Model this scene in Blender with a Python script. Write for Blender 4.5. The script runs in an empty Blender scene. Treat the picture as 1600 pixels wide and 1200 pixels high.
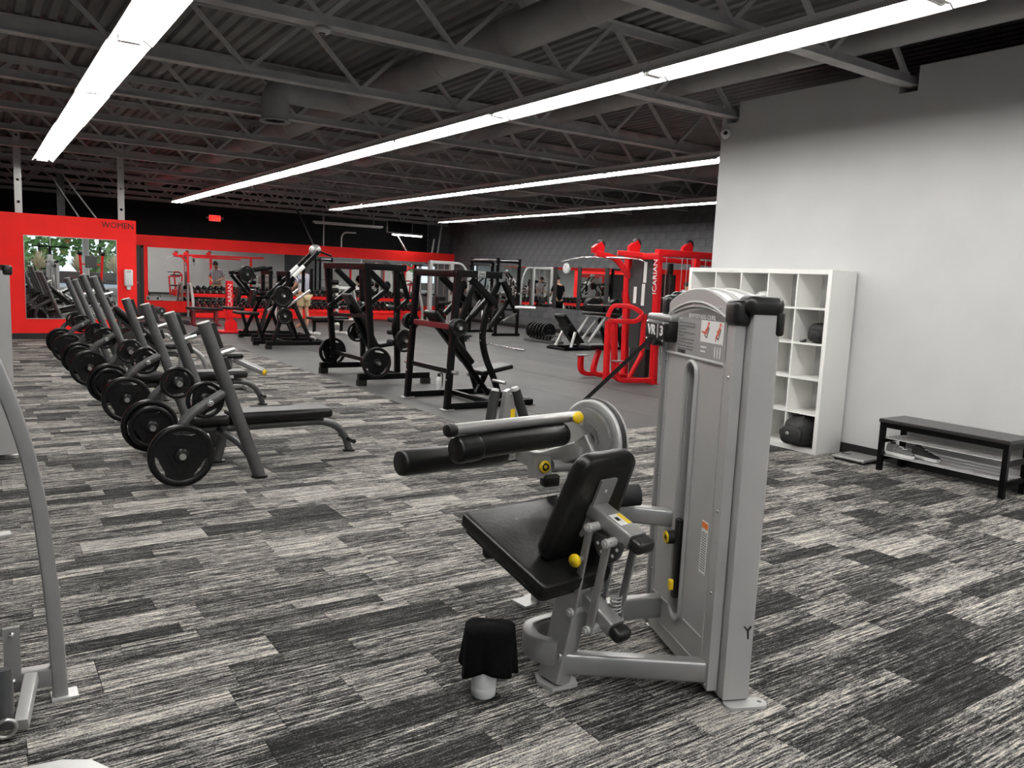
import bpy, math, random
import numpy as np
from mathutils import Vector, Matrix
random.seed(7)
SC = bpy.context.scene
COL = SC.collection
PI = math.pi

# ------------------------------------------------------------------ camera
F_PX, YAW, PITCH, ROLL, EYE = 1240.56, -.597906, .130099, .044012, 1.57
_f = Vector((-math.sin(YAW)*math.cos(PITCH), math.cos(YAW)*math.cos(PITCH), -math.sin(PITCH)))
_r0 = Vector((math.cos(YAW), math.sin(YAW), 0)); _u0 = _r0.cross(_f)
_c, _s = math.cos(ROLL), math.sin(ROLL)
_r = _c*_r0 + _s*_u0; _u = _c*_u0 - _s*_r0
cam_d = bpy.data.cameras.new('camera'); cam = bpy.data.objects.new('camera', cam_d); COL.objects.link(cam)
cam_d.sensor_width = 36; cam_d.lens = F_PX/1600*36; cam_d.clip_end = 300; cam_d.clip_start = .05
m = Matrix.Identity(4)
for i in range(3):
    m[i][0], m[i][1], m[i][2] = _r[i], _u[i], -_f[i]
m[2][3] = EYE
cam.matrix_world = m
SC.camera = cam
EYEP = Vector((0, 0, EYE))
def ray(x, y): return _r*((x-800)/F_PX) + _u*((600-y)/F_PX) + _f
def gz(x, y, z=0.0):
    d = ray(x, y); return EYEP + d*((z-EYE)/d.z)
def gx(x, y, X):
    d = ray(x, y); return EYEP + d*(X/d.x)
def gy(x, y, Y):
    d = ray(x, y); return EYEP + d*(Y/d.y)
def proj(p):
    q = Vector(p)-EYEP; w = q.dot(_f)
    return (800+F_PX*q.dot(_r)/w, 600-F_PX*q.dot(_u)/w, w)

# ------------------------------------------------------------------ world, exposure
wd = bpy.data.worlds.new('world'); SC.world = wd; wd.use_nodes = True
bg = wd.node_tree.nodes['Background']; bg.inputs[0].default_value = (.80, .88, 1, 1); bg.inputs[1].default_value = 1.6
SC.view_settings.view_transform = 'Standard'; SC.view_settings.look = 'None'
SC.view_settings.gamma = 1; SC.view_settings.use_curve_mapping = False
SC.view_settings.exposure = 0.31
TUBE_STRENGTH = 46.0

# ------------------------------------------------------------------ materials
def newmat(name):
    mt = bpy.data.materials.new(name); mt.use_nodes = True
    return mt, mt.node_tree, mt.node_tree.nodes['Principled BSDF']
def mat(name, col, rough=.5, metal=0, var=.08, scale=30, bump=0, bscale=200, coat=0, spec=.5):
    mt, nt, b = newmat(name)
    b.inputs['Roughness'].default_value = rough; b.inputs['Metallic'].default_value = metal
    b.inputs['Coat Weight'].default_value = coat; b.inputs['Coat Roughness'].default_value = .15
    b.inputs['Specular IOR Level'].default_value = spec
    if var or bump:
        tc = nt.nodes.new('ShaderNodeTexCoord')
    if var:
        n = nt.nodes.new('ShaderNodeTexNoise'); n.inputs['Scale'].default_value = scale; n.inputs['Detail'].default_value = 3
        nt.links.new(tc.outputs['Object'], n.inputs['Vector'])
        rp = nt.nodes.new('ShaderNodeValToRGB'); e = rp.color_ramp.elements
        e[0].position, e[1].position = .3, .7
        e[0].color = tuple(c*(1-var) for c in col)+(1,); e[1].color = tuple(min(1, c*(1+var)) for c in col)+(1,)
        nt.links.new(n.outputs['Fac'], rp.inputs[0]); nt.links.new(rp.outputs[0], b.inputs['Base Color'])
    else:
        b.inputs['Base Color'].default_value = tuple(col)+(1,)
    if bump:
        n2 = nt.nodes.new('ShaderNodeTexNoise'); n2.inputs['Scale'].default_value = bscale; n2.inputs['Detail'].default_value = 4
        nt.links.new(tc.outputs['Object'], n2.inputs['Vector'])
        bp = nt.nodes.new('ShaderNodeBump'); bp.inputs['Strength'].default_value = bump; bp.inputs['Distance'].default_value = .01
        nt.links.new(n2.outputs['Fac'], bp.inputs['Height']); nt.links.new(bp.outputs[0], b.inputs['Normal'])
    return mt
def emis(name, col, s):
    mt, nt, b = newmat(name)
    b.inputs['Base Color'].default_value = tuple(col)+(1,)
    b.inputs['Emission Color'].default_value = tuple(col)+(1,); b.inputs['Emission Strength'].default_value = s
    return mt

M = {}
M['wall'] = mat('grey_wall_paint', (.60, .60, .595), .85, var=.03, scale=2, bump=.05, bscale=300)
M['wall_dark'] = mat('black_wall_paint', (.010, .010, .011), .8, var=.2, scale=2)
M['block'] = mat('charcoal_block_paint', (.074, .076, .082), .7, var=.18, scale=3, bump=.25, bscale=90)
M['mortar'] = mat('charcoal_joint', (.035, .036, .04), .9, var=.1)
M['ceil'] = mat('ceiling_deck_paint', (.20, .197, .195), .8, var=.15, scale=1.5)
M['joist'] = mat('joist_paint', (.42, .415, .41), .6, var=.15, scale=4)
M['duct'] = mat('duct_paint', (.30, .29, .29), .6, var=.1, scale=3)
M['red_wall'] = mat('red_wall_paint', (.90, .020, .016), .6, var=.04, scale=3, spec=.2)
M['base_black'] = mat('black_baseboard', (.012, .012, .012), .5, var=.1)
M['rubber'] = mat('rubber_floor', (.068, .067, .065), .6, var=.22, scale=1.3, bump=.3, bscale=500)
M['rubber_b'] = mat('rubber_floor_worn', (.056, .055, .054), .6, var=.22, scale=1.1, bump=.3, bscale=500)
M['silver'] = mat('silver_powder_coat', (.34, .34, .335), .34, .55, var=.05, scale=8)
M['silver_light'] = mat('pale_silver_paint', (.52, .52, .51), .35, .25, var=.04, scale=8)
M['silver_dark'] = mat('graphite_powder_coat', (.085, .086, .088), .38, .35, var=.12, scale=12)
M['cover'] = mat('tower_cover_grey', (.44, .435, .43), .36, .2, var=.05, scale=3, bump=.03, bscale=350)
M['chrome'] = mat('chrome', (.80, .80, .80), .14, 1, var=0)
M['steel'] = mat('brushed_steel', (.55, .55, .54), .3, .9, var=.06)
M['black_steel'] = mat('black_powder_coat', (.0022, .0022, .0026), .33, 0, var=.15, scale=14, spec=.16)
M['black_plastic'] = mat('black_plastic', (.007, .007, .007), .38, 0, var=.1, spec=.4)
M['vinyl'] = mat('black_vinyl', (.005, .005, .005), .36, 0, var=.15, scale=7, bump=.10, bscale=60, spec=.32)
M['foam'] = mat('dark_foam', (.014, .014, .015), .75, 0, var=.1, bump=.15, bscale=400)
M['iron'] = mat('black_plate_rubber', (.0035, .0035, .004), .33, 0, var=.2, scale=16, spec=.3)
M['red_steel'] = mat('red_powder_coat', (.62, .008, .012), .34, 0, var=.06, spec=.3)
M['dark_red'] = mat('dark_red_paint', (.16, .006, .010), .4, 0, var=.1)
M['yellow'] = mat('yellow_plastic', (.85, .58, .010), .35, 0, var=.03)
M['white'] = mat('white_paint', (.82, .82, .80), .45, 0, var=.02)
M['shelf_white'] = mat('white_shelf_laminate', (.88, .875, .84), .42, 0, var=.015, scale=2)
M['white_plastic'] = mat('white_plastic', (.80, .80, .79), .35, 0, var=.02)
M['ink'] = mat('black_ink', (.010, .010, .010), .6, 0, var=0)
M['ink_grey'] = mat('grey_ink', (.16, .16, .16), .6, 0, var=0)
M['placard'] = mat('placard_grey', (.30, .30, .295), .4, .1, var=.02)
M['orange'] = mat('orange_ink', (.80, .20, .04), .5, 0, var=0)
M['figure_red'] = mat('figure_red_ink', (.70, .13, .08), .5, 0, var=0)
M['cloth_black'] = mat('black_towel_cloth', (.004, .004, .0045), .95, 0, var=.3, scale=60, bump=.5, bscale=700, spec=.1)
M['bag'] = mat('black_nylon', (.006, .006, .0065), .6, 0, var=.3, scale=15, bump=.4, bscale=70)
M['skin'] = mat('skin', (.47, .25, .16), .55, 0, var=.06)
M['skin_dark'] = mat('skin_dark', (.20, .10, .06), .55, 0, var=.06)
M['hair'] = mat('dark_hair', (.010, .008, .007), .6, 0, var=.2)
M['khaki'] = mat('khaki_cloth', (.50, .40, .23), .8, 0, var=.08, scale=25)
M['mirror'] = mat('mirror_glass', (.86, .88, .87), .0, 1, var=0)
M['glass_dark'] = mat('dark_screen', (.006, .006, .007), .12, 0, var=0)
M['tube'] = emis('lit_tube', (1, .985, .96), TUBE_STRENGTH)
M['tube_off'] = mat('unlit_tube', (.55, .55, .53), .4, 0, var=.02)
M['reflector'] = mat('white_reflector', (.80, .80, .79), .5, 0, var=.01)
M['exit'] = emis('exit_red', (1, .03, .02), 3.0)
M['door'] = mat('dark_door_paint', (.028, .028, .030), .5, 0, var=.1)
M['shoe'] = mat('grey_shoe_fabric', (.10, .10, .10), .8, 0, var=.3, scale=40)
M['shoe_dark'] = mat('dark_shoe_fabric', (.03, .03, .03), .8, 0, var=.3, scale=40)
M['bench_top'] = mat('bench_black_top', (.020, .020, .020), .28, 0, var=.05)
M['asphalt'] = mat('asphalt', (.30, .32, .36), .9, 0, var=.12, scale=3)
M['mulch'] = mat('mulch', (.07, .055, .045), .95, 0, var=.4, scale=30)
M['leaf'] = mat('foliage_green', (.22, .36, .12), .7, 0, var=.5, scale=5)
M['straw'] = mat('dry_grass', (.55, .45, .27), .8, 0, var=.25, scale=9)
M['clear'] = None

# striped shirt
def stripes():
    mt, nt, b = newmat('striped_shirt_cloth')
    tc = nt.nodes.new('ShaderNodeTexCoord'); w = nt.nodes.new('ShaderNodeTexWave'); w.bands_direction = 'X'
    w.inputs['Scale'].default_value = 9; w.inputs['Distortion'].default_value = .4
    nt.links.new(tc.outputs['Object'], w.inputs['Vector'])
    rp = nt.nodes.new('ShaderNodeValToRGB'); e = rp.color_ramp.elements
    e[0].position, e[1].position = .42, .52
    e[0].color = (.03, .035, .09, 1); e[1].color = (.75, .75, .77, 1)
    nt.links.new(w.outputs['Fac'], rp.inputs[0]); nt.links.new(rp.outputs[0], b.inputs['Base Color'])
    b.inputs['Roughness'].default_value = .85
    return mt
M['stripe'] = stripes()
def glassmat():
    mt, nt, b = newmat('window_glass')
    nt.nodes.remove(b); o = nt.nodes['Material Output']
    t = nt.nodes.new('ShaderNodeBsdfTransparent'); gl = nt.nodes.new('ShaderNodeBsdfGlossy'); gl.inputs['Roughness'].default_value = .02
    mx = nt.nodes.new('ShaderNodeMixShader'); mx.inputs[0].default_value = .06
    t.inputs[0].default_value = (.93, .95, .95, 1)
    nt.links.new(t.outputs[0], mx.inputs[1]); nt.links.new(gl.outputs[0], mx.inputs[2]); nt.links.new(mx.outputs[0], o.inputs[0])
    return mt
M['glass'] = glassmat()
# carpet: tone of each plank from its mesh attribute, streaks and pile from noise
def carpetmat():
    mt, nt, b = newmat('plank_carpet')
    N, Lk = nt.nodes.new, nt.links.new
    geo = N('ShaderNodeNewGeometry'); at = N('ShaderNodeAttribute'); at.attribute_name = 'tone'
    sep = N('ShaderNodeSeparateColor'); Lk(at.outputs['Color'], sep.inputs[0])
    ad = N('ShaderNodeVectorMath'); ad.operation = 'ADD'
    cx = N('ShaderNodeCombineXYZ'); mu = N('ShaderNodeMath'); mu.operation = 'MULTIPLY'; mu.inputs[1].default_value = 40
    Lk(sep.outputs[1], mu.inputs[0]); Lk(mu.outputs[0], cx.inputs[2]); Lk(mu.outputs[0], cx.inputs[0])
    Lk(geo.outputs['Position'], ad.inputs[0]); Lk(cx.outputs[0], ad.inputs[1])
    def noise(sx, sy, det, rough=.6):
        mp = N('ShaderNodeMapping'); mp.inputs['Scale'].default_value = (sx, sy, 1)
        Lk(ad.outputs[0], mp.inputs[0]); n = N('ShaderNodeTexNoise'); n.inputs['Scale'].default_value = 1
        n.inputs['Detail'].default_value = det; n.inputs['Roughness'].default_value = rough
        Lk(mp.outputs[0], n.inputs['Vector']); return n.outputs['Fac']
    s1 = noise(3.5, 95, 2); s2 = noise(17, 150, 2, .7); s3 = noise(130, 230, 3, .9)
    def math(op, a, bb):
        n = N('ShaderNodeMath'); n.operation = op
        for i, q in enumerate((a, bb)):
            if isinstance(q, (int, float)): n.inputs[i].default_value = q
            else: Lk(q, n.inputs[i])
        return n.outputs[0]
    v = math('ADD', math('MULTIPLY', math('SUBTRACT', s1, .5), 1.9), math('MULTIPLY', math('SUBTRACT', s2, .5), 1.5))
    v = math('MULTIPLY', v, sep.outputs[2])
    v = math('ADD', v, sep.outputs[0])
    v = math('ADD', v, math('MULTIPLY', math('SUBTRACT', s3, .5), 1.9))
    rp = N('ShaderNodeValToRGB'); e = rp.color_ramp.elements
    e[0].position = .0; e[0].color = (.008, .008, .008, 1)
    e[1].position = 1.0; e[1].color = (.74, .68, .57, 1)
    for p, c in ((.28, (.035, .034, .033)), (.5, (.17, .165, .16)), (.75, (.42, .40, .37))):
        q = e.new(p); q.color = c+(1,)
    Lk(v, rp.inputs[0]); Lk(rp.outputs[0], b.inputs['Base Color'])
    b.inputs['Roughness'].default_value = .95; b.inputs['Specular IOR Level'].default_value = .15
    bp = N('ShaderNodeBump'); bp.inputs['Strength'].default_value = .5; bp.inputs['Distance'].default_value = .004
    Lk(s3, bp.inputs['Height']); Lk(bp.outputs[0], b.inputs['Normal'])
    return mt
M['carpet'] = carpetmat()

# ------------------------------------------------------------------ mesh helpers
def V(*a): return Vector(a)
def fillet(pts, r, n=5):
    pts = [Vector(p) for p in pts]
    if r <= 0 or len(pts) < 3: return pts
    out = [pts[0]]
    for i in range(1, len(pts)-1):
        a, b, c = pts[i-1], pts[i], pts[i+1]
        d1 = (a-b); d2 = (c-b); l = min(r, d1.length*.48, d2.length*.48)
        p1 = b+d1.normalized()*l; p2 = b+d2.normalized()*l
        for k in range(n+1):
            t = k/n; out.append(p1*(1-t)**2 + b*2*t*(1-t) + p2*t*t)
    out.append(pts[-1]); return out
def frames(pts, up=None):
    n = len(pts); T = []
    for i in range(n):
        t = (pts[min(i+1, n-1)]-pts[max(i-1, 0)]); T.append(t.normalized())
    ref = Vector(up) if up is not None else (Vector((0, 0, 1)) if abs(T[0].z) < .9 else Vector((0, 1, 0)))
    A = []; prev = None
    for t in T:
        if up is not None: s = ref.cross(t)
        else:
            s = (prev if prev is not None else ref.cross(t))
        s = s - t*s.dot(t)
        if s.length < 1e-6: s = Vector((1, 0, 0)).cross(t)
        s.normalize(); prev = s; A.append((s, t.cross(s).normalized()))
    return T, A
class MB:
    def __init__(s): s.v = []; s.f = []; s.sm = []
    def add(s, vs, fs, smooth=False):
        o = len(s.v); s.v += [tuple(v) for v in vs]
        s.f += [tuple(i+o for i in f) for f in fs]; s.sm += [smooth]*len(fs); return s
    def hull8(s, P, smooth=False):   # 8 corners: bottom 4 ccw, top 4 ccw
        return s.add(P, [(3, 2, 1, 0), (4, 5, 6, 7), (0, 1, 5, 4), (1, 2, 6, 5), (2, 3, 7, 6), (3, 0, 4, 7)], smooth)
    def box(s, c, size, rz=0, bev=0, mtx=None):
        hx, hy, hz = size[0]/2, size[1]/2, size[2]/2
        if mtx is None: mtx = Matrix.Translation(Vector(c)) @ Matrix.Rotation(rz, 4, 'Z')
        else: mtx = mtx @ Matrix.Translation(Vector(c))
        if bev <= 0:
            P = [mtx @ Vector(q) for q in ((-hx, -hy, -hz), (hx, -hy, -hz), (hx, hy, -hz), (-hx, hy, -hz), (-hx, -hy, hz), (hx, -hy, hz), (hx, hy, hz), (-hx, hy, hz))]
            return s.hull8(P)
        return s.rbox(mtx, (hx, hy, hz), bev)
    def rbox(s, mtx, h, r, n=3):     # box with rounded edges (superposed spheres on the corners, grid of rings)
        hx, hy, hz = h; r = min(r, hx*.98, hy*.98, hz*.98); rings = []
        prof = [(-hz, max(0, 0), 1)]
        lat = [(-PI/2 + PI/2*k/n) for k in range(n+1)] + [PI/2*k/n for k in range(n+1)]
        for i, a in enumerate(lat):
            zc = (-hz+r) if i <= n else (hz-r)
            z = zc + r*math.sin(a); rr = r*math.cos(a); ring = []
            for q, (sx, sy) in enumerate(((1, 1), (-1, 1), (-1, -1), (1, -1))):
                for k in range(n+1):
                    b = PI/2*q + PI/2*k/n
                    ring.append(mtx @ Vector((sx*(hx-r)+rr*math.cos(b), sy*(hy-r)+rr*math.sin(b), z)))
            rings.append(ring)
        m_ = len(rings[0]); vs = [p for rg in rings for p in rg]; fs = []
        for i in range(len(rings)-1):
            for k in range(m_):
                k2 = (k+1) % m_; fs.append((i*m_+k, i*m_+k2, (i+1)*m_+k2, (i+1)*m_+k))
        s.add(vs, fs, True)
        o = len(s.v)-len(vs)
        s.f += [tuple(o+k for k in reversed(range(m_))), tuple(o+(len(rings)-1)*m_+k for k in range(m_))]; s.sm += [False, False]
        return s
    def bar(s, p, q, w, h, up=(0, 0, 1), bev=0):
        return s.rect([p, q], w, h, 0, up, bev)
    def sweep(s, pts, prof, up=None, caps=True, smooth=True, scale=None, closed=False):
        pts = [Vector(p) for p in pts]; T, A = frames(pts, up); m_ = len(prof); vs = []; fs = []
        for i, p in enumerate(pts):
            a, b = A[i]; k = scale[i] if scale else 1
            vs += [p + a*(x*k) + b*(y*k) for x, y in prof]
        n = len(pts)
        for i in range(n-1 if not closed else n):
            j = (i+1) % n
            for k in range(m_):
                k2 = (k+1) % m_; fs.append((i*m_+k, i*m_+k2, j*m_+k2, j*m_+k))
        s.add(vs, fs, smooth)
        if caps and not closed:
            s.add(vs[:m_], [tuple(reversed(range(m_)))]); s.add(vs[(n-1)*m_:n*m_], [tuple(range(m_))])
        return s
    def tube(s, pts, r, n=10, fil=0, up=None, scale=None, caps=True):
        return s.sweep(fillet(pts, fil), [(r*math.cos(2*PI*k/n), r*math.sin(2*PI*k/n)) for k in range(n)], up, caps, True, scale)
    def rect(s, pts, w, h, fil=0, up=(0, 0, 1), bev=0):
        a, b = w/2, h/2
        if bev > 0:
            c = min(bev, a*.9, b*.9); prof = []
            for q, (sx, sy) in enumerate(((1, 1), (-1, 1), (-1, -1), (1, -1))):
                for k in range(4):
                    t = PI/2*q + PI/2*k/3; prof.append((sx*(a-c)+c*math.cos(t), sy*(b-c)+c*math.sin(t)))
            return s.sweep(fillet(pts, fil), prof, up, True, True)
        return s.sweep(fillet(pts, fil), [(a, b), (-a, b), (-a, -b), (a, -b)], up, True, False)
    def cyl(s, p, q, r, r2=None, n=16, caps=True):
        r2 = r if r2 is None else r2
        return s.sweep([p, q], [(math.cos(2*PI*k/n), math.sin(2*PI*k/n)) for k in range(n)], None, caps, True, [r, r2])
    def lathe(s, prof, o=(0, 0, 0), ax=(0, 0, 1), n=20, smooth=True):  # prof: (radius, height)
        o = Vector(o); ax = Vector(ax).normalized(); x = ax.orthogonal().normalized(); y = ax.cross(x)
        vs = []; fs = []; m_ = len(prof)
        for k in range(n):
            d = x*math.cos(2*PI*k/n)+y*math.sin(2*PI*k/n)
            vs += [o + d*max(r, 1e-5) + ax*h for r, h in prof]
        for k in range(n):
            k2 = (k+1) % n
            for i in range(m_-1): fs.append((k*m_+i, k2*m_+i, k2*m_+i+1, k*m_+i+1))
        return s.add(vs, fs, smooth)
    def ball(s, c, r, n=12, sz=1):
        return s.lathe([(r*math.sin(PI*k/8), -r*sz*math.cos(PI*k/8)) for k in range(9)], c, (0, 0, 1), n)
    def prism(s, poly, d, o=(0, 0, 0), x=(1, 0, 0), y=(0, 1, 0), smooth=False, bev=0):   # polygon in x,y extruded by d along x cross y
        o, x, y = Vector(o), Vector(x), Vector(y); nrm = x.cross(y).normalized(); n = len(poly)
        vs = [o+x*a+y*b for a, b in poly]+[o+x*a+y*b+nrm*d for a, b in poly]
        s.add(vs, [(i, (i+1) % n, n+(i+1) % n, n+i) for i in range(n)], smooth)
        s.add(vs[:n], [tuple(reversed(range(n)))]); s.add(vs[n:], [tuple(range(n))])
        return s
    def holed(s, poly, hc, hr, d, o=(0, 0, 0), x=(1, 0, 0), y=(0, 1, 0)):   # plate with a round hole, star-shaped about it
        o, x, y = Vector(o), Vector(x), Vector(y); nrm = x.cross(y).normalized(); n = len(poly); R = []
        for k in (0, d):
            R.append([o+x*a+y*b+nrm*k for a, b in poly])
            R.append([o+x*(hc[0]+hr*math.cos(t))+y*(hc[1]+hr*math.sin(t))+nrm*k for t in [math.atan2(b-hc[1], a-hc[0]) for a, b in poly]])
        vs = R[0]+R[1]+R[2]+R[3]; fs = []
        for i in range(n):
            j = (i+1) % n
            fs += [(i, n+i, n+j, j), (2*n+i, 2*n+j, 3*n+j, 3*n+i), (i, j, 2*n+j, 2*n+i), (n+i, 3*n+i, 3*n+j, n+j)]
        return s.add(vs, fs)
    def quad(s, *P): return s.add(P, [tuple(range(len(P)))])
    def mesh(s, name):
        me = bpy.data.meshes.new(name); me.from_pydata(s.v, [], s.f)
        me.polygons.foreach_set('use_smooth', s.sm); me.update()
        return me
    def build(s, name, mt, parent=None, label=None):
        me = s.mesh(name); me.materials.append(M[mt] if isinstance(mt, str) else mt)
        o = bpy.data.objects.new(name, me); COL.objects.link(o)
        if parent is not None: o.parent = parent
        if label: o['label'] = label
        return o
def thing(name, label, cat, loc=(0, 0, 0), rz=0, group=None):
    o = bpy.data.objects.new(name, None); COL.objects.link(o); o.empty_display_size = .1
    o.location = loc; o.rotation_euler = (0, 0, rz); return tag(o, label, cat, group)
def tag(o, label, cat, group=None):
    o['label'] = label; o['category'] = cat
    if group: o['group'] = group
    return o
def struct(o): o['kind'] = 'structure'; return o
KIDS = {}
def copy_tree(o, loc=None, rz=None, label=None, group=None, parent=None):
    c = o.copy(); COL.objects.link(c); c.parent = parent
    for ch in o.children: copy_tree(ch, parent=c)
    if loc is not None: c.location = loc
    if rz is not None: c.rotation_euler = (0, 0, rz)
    if label: c['label'] = label
    if group: c['group'] = group
    return c
def share(o, parent, loc=(0, 0, 0), rot=(0, 0, 0), name=None):
    c = bpy.data.objects.new(name or o.name.split('.')[0], o.data); COL.objects.link(c); c.parent = parent
    c.location = loc; c.rotation_euler = rot; return c
def text_mesh(txt, size, name, mt, parent, mtx, depth=.001, align='CENTER', sx=1.0, label=None, bold=0):
    cu = bpy.data.curves.new(name, 'FONT'); cu.body = txt; cu.size = size; cu.extrude = depth; cu.align_x = align; cu.align_y = 'CENTER'
    cu.offset = bold; cu.resolution_u = 2
    to = bpy.data.objects.new(name, cu); COL.objects.link(to); bpy.context.view_layer.update()
    me = bpy.data.meshes.new_from_object(to.evaluated_get(bpy.context.evaluated_depsgraph_get()))
    bpy.data.objects.remove(to)
    me.transform(mtx @ Matrix.Diagonal((sx, 1, 1, 1))); me.materials.clear(); me.materials.append(M[mt])
    o = bpy.data.objects.new(name, me); COL.objects.link(o); o.parent = parent
    if label: o['label'] = label
    return o
def basis(o, x, y):   # matrix with given origin, x axis, y axis
    x = Vector(x).normalized(); y = Vector(y).normalized(); z = x.cross(y)
    mt = Matrix.Identity(4)
    for i in range(3): mt[i][0], mt[i][1], mt[i][2], mt[i][3] = x[i], y[i], z[i], o[i]
    return mt
# ------------------------------------------------------------------ the setting
XW, YRET, XFAR, YPART, YBACK, YDARK = 7.20, 6.52, 15.10, 18.25, 26.40, 28.6
XLEFT, YFRONT, ZDECK = -6.5, -7.0, 4.17
JY = [4.31+2.062*k for k in range(-5, 12)]
floor = struct(MB().box(((XLEFT+XFAR)/2, (YFRONT+YDARK)/2, -.06), (XFAR-XLEFT+.4, YDARK-YFRONT+.4, .1)).build('floor', 'mortar'))
floor['label'] = 'grey streaked plank carpet beside charcoal rubber gym floor'
def boxmesh(x0, x1, y0, y1, z0, z1, name):
    return MB().box(((x0+x1)/2, (y0+y1)/2, (z0+z1)/2), (x1-x0, y1-y0, z1-z0)).mesh(name)
def paint(me, col):
    a = me.color_attributes.new('tone', 'FLOAT_COLOR', 'POINT')
    a.data.foreach_set('color', list(col)*len(me.vertices))
# carpet planks: rows of uneven width along X
planks = []; y = YFRONT+.02; rnd = random.Random(11)
TONES = [(.17, .6), (.22, .75), (.28, .9), (.33, 1.0), (.37, 1.05), (.41, 1.05), (.46, 1.0), (.52, .95), (.60, .8)]
while y < 18.3:
    w = rnd.choice((.10, .13, .16, .19)); x = XLEFT + rnd.uniform(0, .8)
    last = -1
    while x < XW:
        l = rnd.choice((.3, .4, .5, .65, .85)); xm = x+l/2
        k = rnd.choices(range(9), (9, 12, 15, 16, 15, 13, 10, 7, 5))[0]
        if abs(k-last) < 2: k = (k+3) % 9
        last = k
        xe = min(x+l, XW)
        if y > 6.40-.001: xe = min(xe, 4.33)
        ye = y+w
        if y < 6.40 < ye: ye = 6.40
        if xe-x > .03: planks.append((x, xe, y, ye, TONES[k], rnd.random(), rnd.uniform(-.0014, 0)))
        x += l
    y = ye if y < 6.40 < y+w else y+w
def on_screen(p, mrg=20):
    a, b, w_ = proj(p); return w_ > .3 and -mrg < a < 1600+mrg and -mrg < b < 1200+mrg
def parea(P):
    q = [proj(p) for p in P]
    return abs(sum(q[i][0]*q[(i+1) % 4][1]-q[(i+1) % 4][0]*q[i][1] for i in range(4)))/2
sc_ = []
for p in planks:
    x0, x1, y0, y1 = p[:4]; c = ((x0+x1)/2, (y0+y1)/2, 0)
    hid = any(a0 < c[0] < a1 and b0 < c[1] < b1 for a0, a1, b0, b1 in ())
    s_ = parea(((x0, y0, 0), (x1, y0, 0), (x1, y1, 0), (x0, y1, 0))) if on_screen(c) and c[1] > .6 else 0
    sc_.append(s_)
order = sorted(range(len(planks)), key=lambda i: -sc_[i]); near = set(order[:300])
vs, fs, cols = [], [], []
G = .0012
for i, (x0, x1, y0, y1, (t, con), rr, dz) in enumerate(planks):
    if i in near:
        me = boxmesh(x0+G, x1-G, y0+G, y1-G, -.009, dz, 'carpet_plank'); paint(me, (t, rr, con, 1)); me.materials.append(M['carpet'])
        o = bpy.data.objects.new('carpet_plank', me); COL.objects.link(o); o.parent = floor
    else:
        k = len(vs)
        vs += [(x0+G, y0+G, -.009), (x1-G, y0+G, -.009), (x1-G, y1-G, -.009), (x0+G, y1-G, -.009), (x0+G, y0+G, dz), (x1-G, y0+G, dz), (x1-G, y1-G, dz), (x0+G, y1-G, dz)]
        fs += [tuple(k+j for j in q) for q in ((4, 5, 6, 7), (0, 1, 5, 4), (1, 2, 6, 5), (2, 3, 7, 6), (3, 0, 4, 7))]
        cols += [t, rr, con, 1]*8
me = bpy.data.meshes.new('carpet_planks_far'); me.from_pydata(vs, [], fs)
a = me.color_attributes.new('tone', 'FLOAT_COLOR', 'POINT'); a.data.foreach_set('color', cols); me.materials.append(M['carpet'])
o = bpy.data.objects.new('carpet_plank_field', me); COL.objects.link(o); o.parent = floor; o['kind'] = 'stuff'
# rubber flooring in rolled strips along Y
x = 4.332; k = 0
while x < XFAR:
    xe = min(x+1.216, XFAR)
    MB().box(((x+xe)/2, (6.40+YDARK)/2, -.0075+.0008*(k % 2)), (xe-x-.004, YDARK-6.40, .012)).build('rubber_strip', 'rubber' if k % 3 != 1 else 'rubber_b', floor)
    x += 1.22; k += 1

def wall(name, label, boxes, mt):
    b = MB()
    for (x0, x1, y0, y1, z0, z1) in boxes: b.box(((x0+x1)/2, (y0+y1)/2, (z0+z1)/2), (x1-x0, y1-y0, z1-z0))
    o = struct(b.build(name, mt)); o['label'] = label; return o
# right partition wall with pockets for two joists, top at 3.66
jr = [j for j in JY if j < YRET]
seg = []; y0 = YFRONT
for j in jr:
    if j-.09 > y0: seg.append((XW, XW+.15, y0, j-.09, 3.44, 3.66))
    y0 = j+.09
seg.append((XW, XW+.15, y0, YRET, 3.44, 3.66)); seg.append((XW, XW+.15, YFRONT, YRET, 0, 3.44))
wall('wall_right', 'pale grey painted partition wall behind the white cubby shelf', seg, 'wall')
wall('wall_return', 'pale grey partition wall seen in the back mirror', [(XW+.15, XFAR, YRET-.15, YRET, 0, 3.66)], 'wall')
struct(MB().box((XW-.008, (YFRONT+YRET)/2, .05), (.016, YRET-YFRONT, .10)).build('baseboard_right', 'base_black'))
struct(MB().box(((XW+XFAR)/2, YRET+.008, .05), (XFAR-XW, .016, .10)).build('baseboard_return', 'base_black'))
wall('wall_back', 'black upper wall behind the red mirrored partition', [(XLEFT, XFAR, YDARK, YDARK+.2, 0, 4.3)], 'wall_dark')
wall('wall_left', 'pale grey wall outside the picture', [(XLEFT-.2, XLEFT, YFRONT, YDARK, 0, 4.3)], 'wall')
wall('wall_room_behind', 'dark wall of the room beyond the partition', [(12.2, 12.4, YFRONT, YRET-.15, 0, 4.3)], 'wall_dark')
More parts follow.
